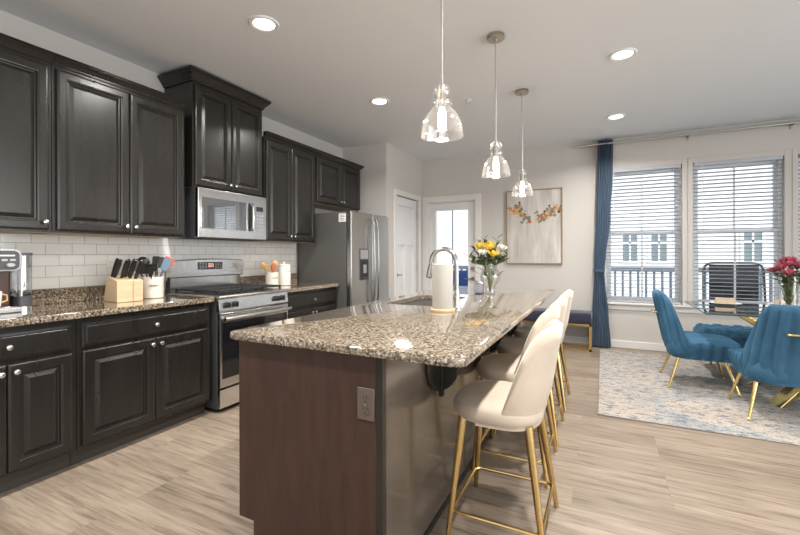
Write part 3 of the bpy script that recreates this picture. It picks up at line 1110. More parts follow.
# ---------------------------------------------------------------- island
IX0, IX1, IY0, IY1 = 1.911, 2.963, 1.218, 4.052
isl = thing('kitchen_island', 'dark wood kitchen island with reddish-brown end panel', 'island', (0, 0, 0))
BX0, BX1, BY0, BY1 = 1.955, 2.655, 1.252, 3.96
bx(BX0 + 0.02, BY0 + 0.02, 0.115, BX1 - 0.006, BY1, 0.880).build('body', M['cabin'], isl, smooth=False)
bx(BX0 + 0.09, BY0 + 0.02, 0.0, BX1 - 0.006, BY1 - 0.02, 0.115).build('toe_kick', M['toe'], isl, smooth=False)
m_ = MB()
m_.prism([(BX0 + 0.082, 0.0), (BX1 - 0.024, 0.0), (BX1 - 0.024, 0.881), (BX0, 0.881), (BX0, 0.125), (BX0 + 0.082, 0.125)], 'Y', BY0, BY0 + 0.02)
m_.build('end_panel', M['panel'], isl, smooth=False, bevel=0.0015)
bx(BX1 - 0.024, BY0 - 0.004, 0.0, BX1 + 0.004, BY0 + 0.024, 0.881).build('corner_trim', M['cab'], isl, smooth=False, bevel=0.002)
bx(BX1 - 0.006, BY0 + 0.024, 0.0, BX1, BY1, 0.881).build('back_panel', M['gloss'], isl, smooth=False)
m_ = MB()
m_.box(BX1, BY0 + 0.024, 0.0, BX1 + 0.007, BY1, 0.026)
m_.build('shoe_molding', M['cab'], isl, bevel=0.003, seg=2)
cabw = (BY1 - BY0 - 0.04) / 4
for k in range(4):
    y_a = BY0 + 0.03 + k * cabw
    mm = MB()

    def PN(y, z, w_):
        return (BX0 + 0.02 - w_, y, z)
    panel_rings(mm, y_a, y_a + cabw - 0.01, 0.135, 0.86, 0, DOOR_P, PN)
    mm.build('door', M['cab'], isl, ang=20)
for yc in (1.80, 2.765, 3.345):
    m_ = MB()
    n = 14
    half = [(yc + 0.165 * math.cos(PI + PI * i / n), 0.772 - 0.168 * abs(math.sin(PI * i / n)) ** 0.85) for i in range(n + 1)]
    poly = [(yc - 0.165, 0.879)] + half + [(yc + 0.165, 0.879)]
    m_.prism(poly, 'X', BX1, BX1 + 0.016)
    q_ = [(BX1 + 0.010, 0.879), (BX1 + 0.105, 0.879)]
    q_ += [(BX1 + 0.010 + 0.095 * math.cos(PI / 2 * i / 10) ** 0.8, 0.80 - 0.195 * math.sin(PI / 2 * i / 10)) for i in range(0, 11)]
    m_.prism(q_, 'Y', yc - 0.006, yc + 0.030)
    m_.box(BX1 + 0.010, yc - 0.026, 0.578, BX1 + 0.030, yc + 0.0, 0.879)
    m_.build('support_bracket', M['cab'], isl, bevel=0.003)

# countertop with sink cutout
SX0, SX1, SY0, SY1 = 2.045, 2.425, 2.372, 3.010


def rrect(x0, y0, x1, y1, r, n=5):
    pts = []
    for (cx_, cy_, a0) in ((x1 - r, y0 + r, -90), (x1 - r, y1 - r, 0), (x0 + r, y1 - r, 90), (x0 + r, y0 + r, 180)):
        for i in range(n + 1):
            a_ = R(a0 + 90 * i / n)
            pts.append((cx_ + r * math.cos(a_), cy_ + r * math.sin(a_)))
    return pts


ic = thing('island_countertop', 'large speckled brown granite island countertop with sink cutout', 'countertop', (0, 0, 0))
bm = bmesh.new()
ZT, ZB = 0.914, 0.882
prof = [(0.008, ZB), (0.002, ZB + 0.002), (0.0, ZB + 0.008), (0.0, ZT - 0.009), (0.003, ZT - 0.003), (0.009, ZT)]


def ring(pts, z):
    return [bm.verts.new((x, y, z)) for x, y in pts]


outer = [ring(rrect(IX0 + i, IY0 + i, IX1 - i, IY1 - i, 0.045 - i), z) for i, z in prof]
for a_, b2 in zip(outer[:-1], outer[1:]):
    for j in range(len(a_)):
        k_ = (j + 1) % len(a_)
        bm.faces.new((a_[j], a_[k_], b2[k_], b2[j]))
hole_t = ring(rrect(SX0, SY0, SX1, SY1, 0.05), ZT)
hole_b = ring(rrect(SX0, SY0, SX1, SY1, 0.05), ZB)
for j in range(len(hole_t)):
    k_ = (j + 1) % len(hole_t)
    bm.faces.new((hole_t[j], hole_b[j], hole_b[k_], hole_t[k_]))
for oo, hh in ((outer[-1], hole_t), (outer[0], hole_b)):
    es = [bm.edges.get((oo[j], oo[(j + 1) % len(oo)])) for j in range(len(oo))] + [bm.edges.get((hh[j], hh[(j + 1) % len(hh)])) for j in range(len(hh))]
    bmesh.ops.triangle_fill(bm, use_beauty=True, use_dissolve=False, edges=es)
bmesh.ops.recalc_face_normals(bm, faces=bm.faces)
me = bpy.data.meshes.new('slab')
bm.to_mesh(me)
bm.free()
me.shade_smooth()
me.set_sharp_from_angle(angle=R(30))
me.materials.append(M['granite'])
so = bpy.data.objects.new('slab', me)
COL.objects.link(so)
so.parent = ic

sk = thing('kitchen_sink', 'undermount stainless sink sunk in the island countertop', 'sink', (0, 0, 0))
m_ = MB()
rr = [rrect(SX0 - 0.025, SY0 - 0.025, SX1 + 0.025, SY1 + 0.025, 0.06), rrect(SX0 + 0.001, SY0 + 0.001, SX1 - 0.001, SY1 - 0.001, 0.05), rrect(SX0 + 0.004, SY0 + 0.004, SX1 - 0.004, SY1 - 0.004, 0.05), rrect(SX0 + 0.01, SY0 + 0.01, SX1 - 0.01, SY1 - 0.01, 0.05), rrect(SX0 + 0.04, SY0 + 0.04, SX1 - 0.04, SY1 - 0.04, 0.05)]
zz = [0.8795, 0.8795, 0.87, 0.72, 0.70]
m_.loft([[(x, y, z) for x, y in r_] for r_, z in zip(rr, zz)], True, False, True)
m_.build('basin', M['sinksteel'], sk, ang=60)
MB().lathe([(0.045, 0), (0.045, 0.003), (0.03, 0.003), (0.025, 0.001)], (2.235, 2.69, 0.7005), 20).build('drain', M['chrome'], sk)

# outlet on the end panel
ol = thing('wall_outlet', 'bronze duplex outlet on the brown end of the island', 'outlet', (2.590, BY0, 0.705))
bx(-0.036, -0.006, -0.058, 0.036, 0, 0.058).build('cover_plate', M['bronze'], ol, bevel=0.003)
for dz in (0.02, -0.02):
    m_ = MB()
    nn = 18
    m_.loft([[(0.0165 * math.cos(2 * PI * k / nn), w_, dz + 0.0165 * 0.9 * math.sin(2 * PI * k / nn)) for k in range(nn)] for w_ in (-0.006, -0.009)])
    sk_ = m_.build('socket', M['bronze'], ol)
    m_ = MB()
    m_.box(-0.008, -0.0096, dz - 0.001, -0.0055, -0.009, dz + 0.009)
    m_.box(0.0055, -0.0096, dz - 0.001, 0.008, -0.009, dz + 0.009)
    m_.cyl((0, -0.009, dz - 0.009), (0, -0.0096, dz - 0.009), 0.003, n=8)
    m_.build('slots', M['black'], sk_, smooth=False)
MB().cyl((0, -0.006, 0), (0, -0.0085, 0), 0.004, n=10).build('screw', M['chrome'], ol)

# faucet
fc = thing('kitchen_faucet', 'tall gooseneck pull-down faucet in polished nickel beside the sink', 'faucet', (2.574, 2.312, ZT), R(4))
MB().lathe([(0.028, 0), (0.028, 0.006), (0.022, 0.012), (0.019, 0.05), (0.0185, 0.10), (0.016, 0.115)], (0, 0, 0), 20).build('base', M['chrome'], fc)
pts = [(0, 0, 0.10), (0, 0, 0.25)]
for i in range(1, 13):
    a_ = PI * 1.03 * i / 12
    pts.append((-0.079 + 0.079 * math.cos(a_), 0, 0.272 + 0.088 * math.sin(a_)))
MB().tube(pts, 0.0135, 14).build('spout', M['faucet'], fc)
e = Vector(pts[-1])
MB().tube([e, e + Vector((-0.004, 0, -0.02)), e + Vector((-0.014, 0, -0.075))], [0.0145, 0.017, 0.019], 14).build('spray_head', M['faucet'], fc)
MB().tube([e + Vector((-0.014, 0, -0.075)), e + Vector((-0.015, 0, -0.08))], [0.017, 0.016], 14).build('nozzle', M['black'], fc)
MB().tube([(0, -0.016, 0.075), (0, -0.045, 0.078), (0.004, -0.075, 0.105)], [0.010, 0.008, 0.006], 10).build('handle', M['chrome'], fc)

# paper towel holder
pt_ = thing('paper_towel_holder', 'upright cream paper towel roll on a round wooden base', 'paper towel', (2.527, 2.202, ZT))
MB().lathe([(0.070, 0), (0.072, 0.004), (0.072, 0.014), (0.069, 0.018)], (0, 0, 0), 32).build('base', M['lightwood'], pt_)
MB().lathe([(0.058, 0.019), (0.0595, 0.022), (0.0595, 0.270), (0.057, 0.272), (0.018, 0.272), (0.018, 0.262)], (0, 0, 0), 32).build('roll', M['towel'], pt_)
MB().lathe([(0.008, 0.262), (0.008, 0.276), (0.006, 0.279)], (0, 0, 0), 12).build('post', M['lightwood'], pt_)


# ---------------------------------------------------------------- lamps
CANS = [(1.35, 2.01, 'recessed ceiling light above the aisle near the raised cabinet, left of the pendants'),
        (1.366, 3.54, 'recessed ceiling light in front of the refrigerator wall cabinet'),
        (3.494, 3.55, 'recessed ceiling light right of the middle pendant, nearer the camera'),
        (3.488, 5.125, 'recessed ceiling light in front of the curtain and window')]
EXTRA = [(3.49, 1.97), (1.35, 0.45), (3.49, 0.4)]
can0 = None
for (x, y, lb) in CANS:
    if can0 is None:
        c_ = thing('ceiling_light', lb, 'ceiling light', (x, y, H), group='recessed ceiling lights')
        MB().lathe([(0.098, 0), (0.098, -0.006), (0.090, -0.011), (0.074, -0.009), (0.068, -0.004)], (0, 0, 0), 28, False, False).build('trim_ring', M['vinyl'], c_)
        MB().lathe([(0.069, -0.005), (0.069, -0.0035)], (0, 0, 0), 28).build('lens', M['canlight'], c_)
        can0 = c_
    else:
        c_ = dup(can0, (x, y, H), 0, lb)
for (x, y), lb in zip(EXTRA, ('recessed ceiling light above the nearest stool, just out of the photo', 'recessed ceiling light above the aisle behind the camera', 'recessed ceiling light above and behind the camera')):
    dup(can0, (x, y, H), 0, lb)
for (x, y) in [(c[0], c[1]) for c in CANS] + EXTRA:
    disc_light('can_lamp', (x, y, H - 0.014), CAN_POWER, 0.06)


def pendant(x, y, label, drop, first=None):
    r = thing('pendant_light', label, 'pendant light', (x, y, H), group='glass pendant lights over the island')
    MB().lathe([(0.058, 0.0), (0.060, -0.004), (0.060, -0.024), (0.056, -0.028), (0.012, -0.030), (0.010, -0.042)], (0, 0, 0), 28, False, True).build('ceiling_canopy', M['nickel'], r)
    zt = -drop
    MB().cyl((0, 0, -0.04), (0, 0, zt + 0.005), 0.0050, n=8).build('cord', M['cordmat'], r)
    MB().lathe([(0.010, zt + 0.006), (0.014, zt), (0.014, zt - 0.02), (0.020, zt - 0.025), (0.020, zt - 0.095), (0.016, zt - 0.10)], (0, 0, 0), 16).build('socket', M['nickel'], r)
    out = [(0.014, 0.012), (0.028, 0.004), (0.039, -0.014), (0.041, -0.033), (0.034, -0.052), (0.024, -0.062), (0.034, -0.068), (0.045, -0.077), (0.046, -0.088), (0.040, -0.096), (0.052, -0.112), (0.072, -0.136), (0.087, -0.166), (0.095, -0.200), (0.097, -0.226), (0.100, -0.234)]
    inn = [(r_ - 0.004, z_) for r_, z_ in reversed(out)]
    MB().lathe([(r_, zt + z_) for r_, z_ in out + inn], (0, 0, 0), 32, False, False).build('glass_shade', M['seeded'], r, ang=60)
    MB().lathe([(0.011, zt - 0.095), (0.014, zt - 0.108), (0.019, zt - 0.13), (0.020, zt - 0.185), (0.013, zt - 0.205), (0.004, zt - 0.21)], (0, 0, 0), 16).build('bulb', M['bulb'], r)
    return r


PEND = [(2.684, 1.780, 'clear seeded glass pendant nearest the camera, its cord leaving the photo top'),
        (2.684, 2.849, 'middle of the three clear glass pendants above the island'),
        (2.680, 3.920, 'farthest clear glass pendant, hanging in front of the painting')]
p0_ = pendant(*PEND[0], 0.748)
dup(p0_, (PEND[1][0], PEND[1][1], H), 0, PEND[1][2])
dup(p0_, (PEND[2][0], PEND[2][1], H), 0.0, PEND[2][2])
for (x, y, _) in PEND:
    l = bpy.data.lights.new('pendant_lamp', 'POINT')
    l.energy = BULB_POWER
    l.color = (1, 0.86, 0.68)
    l.shadow_soft_size = 0.03
    o = bpy.data.objects.new('pendant_lamp', l)
    COL.objects.link(o)
    o.location = (x, y, H - 0.748 - 0.245)

sp = thing('fire_sprinkler', 'small fire sprinkler head on the ceiling behind the nearest pendant', 'sprinkler', (2.161, 3.911, H))
MB().lathe([(0.035, 0), (0.035, -0.004), (0.012, -0.008), (0.010, -0.030)], (0, 0, 0), 18).build('escutcheon', M['vinyl'], sp)
m_ = MB()
m_.tube([(0.012, 0, -0.012), (0.016, 0, -0.03), (0.004, 0, -0.048)], 0.003, 6)
m_.tube([(-0.012, 0, -0.012), (-0.016, 0, -0.03), (-0.004, 0, -0.048)], 0.003, 6)
m_.lathe([(0.018, -0.050), (0.018, -0.048)], (0, 0, 0), 12)
m_.build('deflector', M['chrome'], sp)


# ---------------------------------------------------------------- seats: wrapped shell chairs
def sstep(a, b_, x):
    t = max(0, min(1, (x - a) / (b_ - a)))
    return t * t * (3 - 2 * t)


def shell(hw, yfront, yback, zb, hfun, lean, thick, nS=40, nZ=9, rc=0.7, flare=0.0, bottom_in=0.03, chan=0.0, nchan=15, slant=0.0, taper=0.0):
    """a U-shaped upholstered wall around a seat that faces +y: runs from the front of one side round the back to the other side"""
    m_ = MB()
    # plan curve: superellipse half around the back, straight sides to the front
    plan = []
    ys = yback + rc * hw
    L1 = yfront - ys
    L2 = PI / 2 * hw * 0.95
    tot = 2 * (L1 + L2)
    for i in range(nS + 1):
        s = tot * i / nS
        if s <= L1:
            x, y = -hw, yfront - s
            nx, ny = -1, 0
        elif s >= tot - L1:
            x, y = hw, yfront - (tot - s)
            nx, ny = 1, 0
        else:
            t = (s - L1) / (tot - 2 * L1)
            a_ = PI + PI * t
            ca, sa = math.cos(a_), math.sin(a_)
            e_ = 0.75
            x = hw * math.copysign(abs(ca) ** e_, ca)
            y = ys + rc * hw * math.copysign(abs(sa) ** e_, sa)
            nx, ny = ca, sa
        back = max(0, min(1, (yfront - y) / (yfront - yback)))
        plan.append((x, y, nx, ny, back))
    secs = []
    for i, (x, y, nx, ny, back) in enumerate(plan):
        h = hfun(back)
        sec = []
        tk = thick
        # outer from bottom to top, then rounded top, then inner down to bottom
        side = -1 if x < 0 else 1
        for k in range(nZ + 1):
            z = zb + (h - zb) * k / nZ
            cph = (i / nS - 0.5) * nchan * PI + side * slant * (z - zb) * min(1, abs(i / nS - 0.5) * 6)
            co = chan * (abs(math.cos(cph)) - 0.6) * sstep(0, 0.15, k / nZ) * (1 - sstep(0.9, 1.0, k / nZ))
            tp = 1 - taper * sstep(0.42, 0.9, z)
            sh = lean * max(0, z - (zb + 0.10)) * (back ** 2.2)
            bi = bottom_in * (1 - sstep(zb, zb + 0.14, z))
            fl = flare * sstep(zb, zb + 0.3, z) * (1 - back)
            sec.append((x * tp - nx * bi + nx * (fl + co), y - sh + ny * (co - bi), z))
        zt_ = h
        sh = lean * max(0, zt_ - (zb + 0.10)) * (back ** 2.2)
        tp = 1 - taper * sstep(0.42, 0.9, zt_)
        sec.append((x * tp - nx * tk * 0.5, y - sh - ny * tk * 0.5, zt_ + tk * 0.32))
        for k in range(nZ + 1):
            z = h - (h - zb - 0.02) * k / nZ
            sh = lean * max(0, z - (zb + 0.10)) * (back ** 2.2)
            bi = bottom_in * (1 - sstep(zb, zb + 0.14, z))
            tp = 1 - taper * sstep(0.42, 0.9, z)
            sec.append((x * tp - nx * (tk + bi * 0.5), y - sh - ny * (tk + bi * 0.5), z))
        secs.append(sec)
    m_.loft(secs, True, True, True)
    return m_


def cushion(hw, y0, y1, z0, z1, r=0.10, puff=0.012, e0=0.03, n=6, front_round=None):
    m_ = MB()
    rings = []
    for ins, z in ((e0, z0), (e0 * 0.3, z0 + (z1 - z0) * 0.2), (0.0, z0 + (z1 - z0) * 0.5), (0.004, z0 + (z1 - z0) * 0.78), (e0 * 0.5, z1 - 0.006), (e0 * 1.2, z1), (e0 * 2.5, z1 + puff * 0.7), (e0 * 4.0, z1 + puff)):
        rings.append([(x, y, z) for x, y in rrect(-hw + ins, y0 + ins, hw - ins, y1 - ins, max(0.01, r - ins * 0.6), n)])
    m_.loft(rings)
    return m_


# bar stools -------------------------------------------------------
def stool_h(back):
    return 0.525 + 0.40 * sstep(0.30, 0.97, back) ** 0.85


SG = 'cream bar stools along the island'
st = thing('bar_stool', '', 'bar stool', (0, 0, 0), 0, SG)
cushion(0.222, -0.215, 0.182, 0.515, 0.592, 0.15, 0.010, 0.022, 8).build('seat', M['cream'], st, ang=80)
shell(0.236, 0.045, -0.235, 0.508, stool_h, 0.17, 0.045, 44, 9, 0.95).build('backrest', M['cream'], st, ang=80)
for sx in (-1, 1):
    for sy in (-1, 1):
        MB().tube([(sx * 0.150, 0.118 if sy > 0 else -0.165, 0.522), (sx * 0.222, 0.165 if sy > 0 else -0.240, 0.0)], [0.0195, 0.011], 12).build('leg', M['gold'], st)
m_ = MB()
fx, fy0, fy1, fz = 0.206, -0.2235, 0.1546, 0.115
ff = rrect(-fx, fy0, fx, fy1, 0.03, 4)
m_.tube([(x, y, fz) for x, y in ff], 0.0075, 8, closed=True)
m_.build('footrest', M['gold'], st)
st['label'] = 'cream velvet bar stool with brass legs, nearest the bronze outlet end of the island'
STOOLS = [(2.906, 1.905, 0), (2.845, 2.50, 0), (2.845, 3.03, 0), (2.845, 3.66, 0)]
st.location = (STOOLS[0][0], STOOLS[0][1], 0)
st.rotation_euler = (0, 0, R(90))
for (x, y, a_), lb in zip(STOOLS[1:], ('second cream bar stool along the island, counted from the bronze outlet end',
                                       'third cream bar stool along the island, counted from the bronze outlet end',
                                       'last cream bar stool along the island, closest to the navy bench')):
    dup(st, (x, y, 0), R(90) + a_, lb)

# rug --------------------------------------------------------------
rug = thing('area_rug', 'distressed beige and grey-blue area rug under the dining table', 'rug', (0, 0, 0))
bx(3.318, 3.487, 0.0, 6.9, 5.885, 0.009).build('pile', M['rug'], rug, smooth=False, bevel=0.003)
m_ = MB()
m_.box(3.312, 3.481, 0.0, 6.906, 3.487, 0.008)
m_.box(3.312, 5.885, 0.0, 6.906, 5.891, 0.008)
m_.box(3.312, 3.487, 0.0, 3.318, 5.885, 0.008)
m_.build('binding', M['rugback'], rug, smooth=False)
RZ = 0.0095


# blue dining chairs -------------------------------------------------
def chair_h(back):
    return 0.415 + 0.02 * sstep(0.0, 0.4, back) + 0.42 * sstep(0.66, 0.94, back)


CG = 'teal velvet dining chairs'
ch = thing('dining_chair', 'teal velvet dining chair at the table end, in front of the window sill', 'dining chair', (0, 0, 0), 0, CG)
cushion(0.265, -0.25, 0.30, 0.275, 0.435, 0.11, 0.018, 0.03, 7).build('seat', M['blue'], ch, ang=80)
shell(0.285, 0.25, -0.265, 0.275, chair_h, 0.20, 0.048, 168, 14, 0.80, chan=0.020, nchan=17, slant=2.6, taper=0.16).build('backrest', M['blue'], ch, ang=80)
for sx in (-1, 1):
    for sy in (-1, 1):
        m_ = MB()
        m_.tube([(sx * 0.205, sy * 0.17, 0.285), (sx * 0.272, sy * 0.255, 0.012)], [0.0165, 0.009], 12)
        m_.sphere((sx * 0.274, sy * 0.257, 0.012), 0.0125, 12, 8)
        m_.build('leg', M['goldpol'], ch)
m_ = MB()
zh = 0.665
yh = -0.265 - 0.20 * (zh - 0.375) - 0.003
m_.cyl((-0.055, yh, zh), (-0.055, yh - 0.028, zh), 0.008, n=10)
m_.cyl((0.055, yh, zh), (0.055, yh - 0.028, zh), 0.008, n=10)
m_.tube([(-0.075, yh - 0.03, zh), (0.075, yh - 0.03, zh)], 0.009, 12)
m_.sphere((-0.078, yh - 0.03, zh), 0.012)
m_.sphere((0.078, yh - 0.03, zh), 0.012)
m_.build('back_handle', M['goldpol'], ch)
ch.location = (4.148, 4.71, RZ)
ch.rotation_euler = (0, 0, R(-90))
dup(ch, (4.585, 4.085, RZ), R(0), 'teal velvet dining chair seen from behind, its gold handle at the right photo edge')

# tufted bench --------------------------------------------------------
tb = thing('tufted_bench', 'button-tufted teal velvet bench on the window side of the glass table', 'bench', (4.90, 5.285, RZ))
m_ = MB()
nx, ny = 112, 46
L, D_ = 0.645, 0.262
tuft = []
for i in range(-7, 8):
    for j in range(-2, 3):
        if (i + j) % 2 == 0:
            tuft.append((i * 0.088, j * 0.088))


def bench_z(x, y):
    ex = max(0, abs(x) - (L - 0.06)) / 0.06
    ey = max(0, abs(y) - (D_ - 0.06)) / 0.06
    z = 0.470 - 0.06 * (min(1, math.hypot(ex, ey)) ** 2.2)
    d = min(math.hypot(x - a_, y - b_) for a_, b_ in tuft)
    z -= 0.045 * math.exp(-(d / 0.030) ** 2)
    u_, v_ = (x + y) / 0.176, (x - y) / 0.176
    cr = min(abs(u_ - round(u_)), abs(v_ - round(v_)))
    z -= 0.026 * math.exp(-(cr / 0.11) ** 2)
    return z


vs = []
for j in range(ny + 1):
    for i in range(nx + 1):
        x, y = -L + 2 * L * i / nx, -D_ + 2 * D_ * j / ny
        vs.append((x, y, bench_z(x, y)))
fs = [(j * (nx + 1) + i, j * (nx + 1) + i + 1, (j + 1) * (nx + 1) + i + 1, (j + 1) * (nx + 1) + i) for j in range(ny) for i in range(nx)]
m_.add(vs, fs)
m_.build('tufted_top', M['blue'], tb, ang=80)
bx(-L, -D_, 0.285, L, D_, 0.412).build('seat_base', M['blue'], tb, bevel=0.012, seg=3)
m_ = None
for (bx_, by_) in tuft:
    pass
for sx in (-1, 1):
    for sy in (-1, 1):
        m_ = MB()
        m_.tube([(sx * (L - 0.12), sy * (D_ - 0.06), 0.287), (sx * (L - 0.16) - sx * -0.0, sy * (D_ - 0.03), 0.01)], [0.014, 0.009], 10)
        m_.build('leg', M['goldpol'], tb)

# glass dining table ---------------------------------------------------
dt = thing('dining_table', 'clear glass dining table on crossed gold slab legs', 'table', (5.02, 4.61, RZ))
TZ = 0.742
bx(-0.905, -0.495, TZ - 0.012, 0.905, 0.495, TZ).build('glass_top', M['tabletop'], dt, smooth=False)
m_ = MB()
m_.box(-0.909, -0.499, TZ - 0.012, 0.909, -0.495, TZ)
m_.box(-0.909, 0.495, TZ - 0.012, 0.909, 0.499, TZ)
m_.box(-0.909, -0.495, TZ - 0.012, -0.905, 0.495, TZ)
m_.box(0.905, -0.495, TZ - 0.012, 0.909, 0.495, TZ)
m_.build('glass_edge', M['glassedge'], dt, smooth=False)
for (xa, ya_, xb, yb_) in ((-0.41, -0.30, 0.41, 0.22), (-0.41, 0.30, 0.41, -0.22), (0.41, -0.30, -0.62, 0.02), (0.41, 0.30, -0.62, -0.02)):
    m_ = MB()
    p0 = Vector((xa, ya_, 0))
    p1 = Vector((xb, yb_, TZ - 0.013))
    dirh = Vector((xb - xa, yb_ - ya_, 0)).normalized()
    sd = Vector((-dirh.y, dirh.x, 0))
    wd, th = 0.055, 0.030
    m_.loft([[p + dirh * (a_ * th) + sd * (b_ * wd) for a_, b_ in ((-1, -1), (1, -1), (1, 1), (-1, 1))] for p in (p0, p1)])
    m_.build('leg', M['gold'], dt, smooth=False, bevel=0.003)
TT = RZ + TZ

# place settings
PS = 'place settings on the glass table'
pl0 = None
for (x, y, lb) in ((4.40, 4.88, 'white plate on the glass table, nearest the teal end chair'), (4.86, 4.94, 'white plate on the glass table, nearest the pink roses')):
    if pl0 is None:
        pl0 = MB().lathe([(0.055, 0), (0.075, 0.004), (0.125, 0.016), (0.130, 0.019), (0.120, 0.018), (0.070, 0.008), (0.01, 0.007)], (0, 0, 0), 32).build('plate', M['plate'])
        tag(pl0, lb, 'plate', PS)
        pl0.location = (x, y, TT)
    else:
        c_ = pl0.copy()
        COL.objects.link(c_)
        c_.location = (x, y, TT)
        c_['label'] = lb
nk0 = None
for (x, y, lb) in ((4.40, 4.88, 'tan folded napkin standing on the plate near the teal end chair'), (4.86, 4.94, 'tan folded napkin standing on the plate near the roses')):
    if nk0 is None:
        m_ = MB()
        m_.prism([(-0.035, 0.0), (0.035, 0.0), (0.012, 0.052), (0.0, 0.058), (-0.012, 0.052)], 'X', -0.075, 0.075)
        nk0 = m_.build('napkin', M['napkin'], None, bevel=0.004)
        tag(nk0, lb, 'napkin', PS)
        nk0.location = (x, y, TT + 0.008)
    else:
        c_ = nk0.copy()
        COL.objects.link(c_)
        c_.location = (x, y, TT + 0.008)
        c_['label'] = lb


# ---------------------------------------------------------------- flowers and vases
def vase(prof, loc, label, name='glass_vase', n=28):
    inn = [(max(0.004, r_ - 0.0035), z_ + (0.006 if i == len(prof) - 1 else 0)) for i, (r_, z_) in enumerate(reversed(prof))]
    o = MB().lathe(prof + inn, (0, 0, 0), n, True, True).build(name, M['clear'], None, ang=60)
    tag(o, label, 'vase')
    o.location = loc
    return o


def bloom_mesh(r, layers=((0.35, 3, 0.95), (0.65, 5, 0.8), (1.0, 7, 0.55)), seed=0):
    rnd = random.Random(seed)
    m_ = MB()
    m_.sphere((0, 0, 0.0), r * 0.42, 10, 6)
    for (k, n, up) in layers:
        for i in range(n):
            a_ = 2 * PI * (i + rnd.random() * 0.4) / n + k * 2
            wd = 1.5 * PI / n
            rows = []
            for t in (0.0, 0.35, 0.7, 1.0):
                row = []
                for q_ in (-1, -0.5, 0, 0.5, 1):
                    ww = wd * (0.45 + 0.55 * math.sin(PI * min(1, t * 0.75 + 0.15)))
                    aa = a_ + q_ * ww * 0.5
                    rad = r * k * (0.25 + 0.75 * math.sin(t * PI / 2)) + (0.12 * r * t * t * (1 - up))
                    z = -0.45 * r + t * r * (0.55 + up * 0.55) - 0.12 * r * q_ * q_ * t
                    row.append((rad * math.cos(aa), rad * math.sin(aa), z))
                rows.append(row)
            m_.loft(rows, False, False, False)
    return m_


def flower(name, head, base_pt, r, m, label, cat, group, seed=0, leaves=2):
    head, base_pt = Vector(head), Vector(base_pt)
    o = thing(name, label, cat, base_pt, 0, group)
    d = head - base_pt
    ax = d.normalized()
    b_ = bloom_mesh(r, seed=seed).build('bloom', m, o, ang=80)
    b_.location = d
    b_.rotation_euler = ax.to_track_quat('Z', 'Y').to_euler()
    mid = d * 0.5 + Vector((0.0, 0.0, 0.02))
    MB().tube([(0, 0, 0), mid, d - ax * r * 0.3], 0.0028, 6).build('stem', M['stem'], o)
    rnd = random.Random(seed + 50)
    for k in range(leaves):
        t = 0.62 + 0.3 * rnd.random()
        p = d * t
        an = rnd.random() * 2 * PI
        dv = Vector((math.cos(an), math.sin(an), 0.5)).normalized()
        leaf_mesh(p, dv, 0.07 + 0.02 * rnd.random(), 0.019).build('leaf', M['leaf'], o, ang=80)
    return o


def leaf_mesh(p, dv, ln, wd, n=5):
    m_ = MB()
    p, dv = Vector(p), Vector(dv).normalized()
    sd = dv.cross(Vector((0, 0, 1)))
    sd = sd.normalized() if sd.length > 0.01 else Vector((1, 0, 0))
    up = sd.cross(dv)
    rows = []
    for i in range(n + 1):
        t = i / n
        c_ = p + dv * ln * t - up * (0.25 * ln * t * t)
        w_ = wd * math.sin(PI * (0.06 + 0.90 * t)) ** 0.8
        rows.append([c_ - sd * w_ + up * w_ * 0.3, c_, c_ + sd * w_ + up * w_ * 0.3])
    rows2 = rows
    m_.loft(rows2, False, False, False)
    return m_


VX, VY = 2.522, 3.321
vase([(0.040, 0.0), (0.044, 0.004), (0.036, 0.03), (0.045, 0.06), (0.075, 0.11), (0.082, 0.145), (0.072, 0.185), (0.048, 0.225), (0.040, 0.25), (0.046, 0.262)], (VX, VY, ZT), 'clear round glass vase with yellow flowers on the island')
base_pt = (VX, VY, ZT + 0.012)
YG = 'yellow and white bouquet on the island'
for i, (dx, dz, dy, r_, mm, nm, lb, ct) in enumerate([
        (-0.075, 0.395, -0.02, 0.052, 'yellow', 'yellow_rose', 'large yellow rose at the upper left of the island bouquet', 'flower'),
        (0.010, 0.385, -0.05, 0.046, 'yellow', 'yellow_rose', 'yellow rose in the middle of the island bouquet', 'flower'),
        (0.048, 0.330, -0.08, 0.046, 'yellow', 'yellow_rose', 'lower yellow rose at the front of the island bouquet', 'flower'),
        (-0.035, 0.340, -0.08, 0.040, 'whitepetal', 'white_flower', 'white flower at the front left of the island bouquet', 'flower'),
        (0.098, 0.380, -0.01, 0.044, 'whitepetal', 'white_flower', 'white flower at the right side of the island bouquet', 'flower'),
        (-0.01, 0.41, 0.05, 0.042, 'yellow', 'yellow_rose', 'yellow rose at the back of the island bouquet', 'flower')]):
    flower(nm, (VX + dx, VY + dy, ZT + dz), base_pt, r_, M[mm], lb, ct, YG, i, 3)
rnd = random.Random(3)
for i, (dx, dz) in enumerate([(-0.17, 0.30), (-0.15, 0.36), (-0.14, 0.24), (0.13, 0.30), (0.12, 0.26), (-0.05, 0.44), (0.07, 0.44), (0.0, 0.30), (0.04, 0.27), (-0.06, 0.27), (-0.10, 0.42)]):
    o = thing('greenery_sprig', 'thin leafy green sprig in the island bouquet', 'greenery', base_pt, 0, YG)
    e = Vector((dx, rnd.uniform(-0.08, 0.08), dz))
    MB().tube([(0, 0, 0), (e.x * 0.25, e.y * 0.25, 0.22), e], 0.002, 5).build('stem', M['stem'], o)
    for k in range(11):
        t = 0.50 + 0.05 * k
        p = Vector((e.x * 0.25, e.y * 0.25, 0.22)).lerp(e, (t - 0.5) / 0.5) if t > 0.5 else e * t
        an = rnd.uniform(0, 2 * PI)
        dv = (Vector((math.cos(an), math.sin(an), 0.3)) + e.normalized()).normalized()
        leaf_mesh(p, dv, 0.062, 0.013).build('leaf', M['leaf'], o, ang=80)

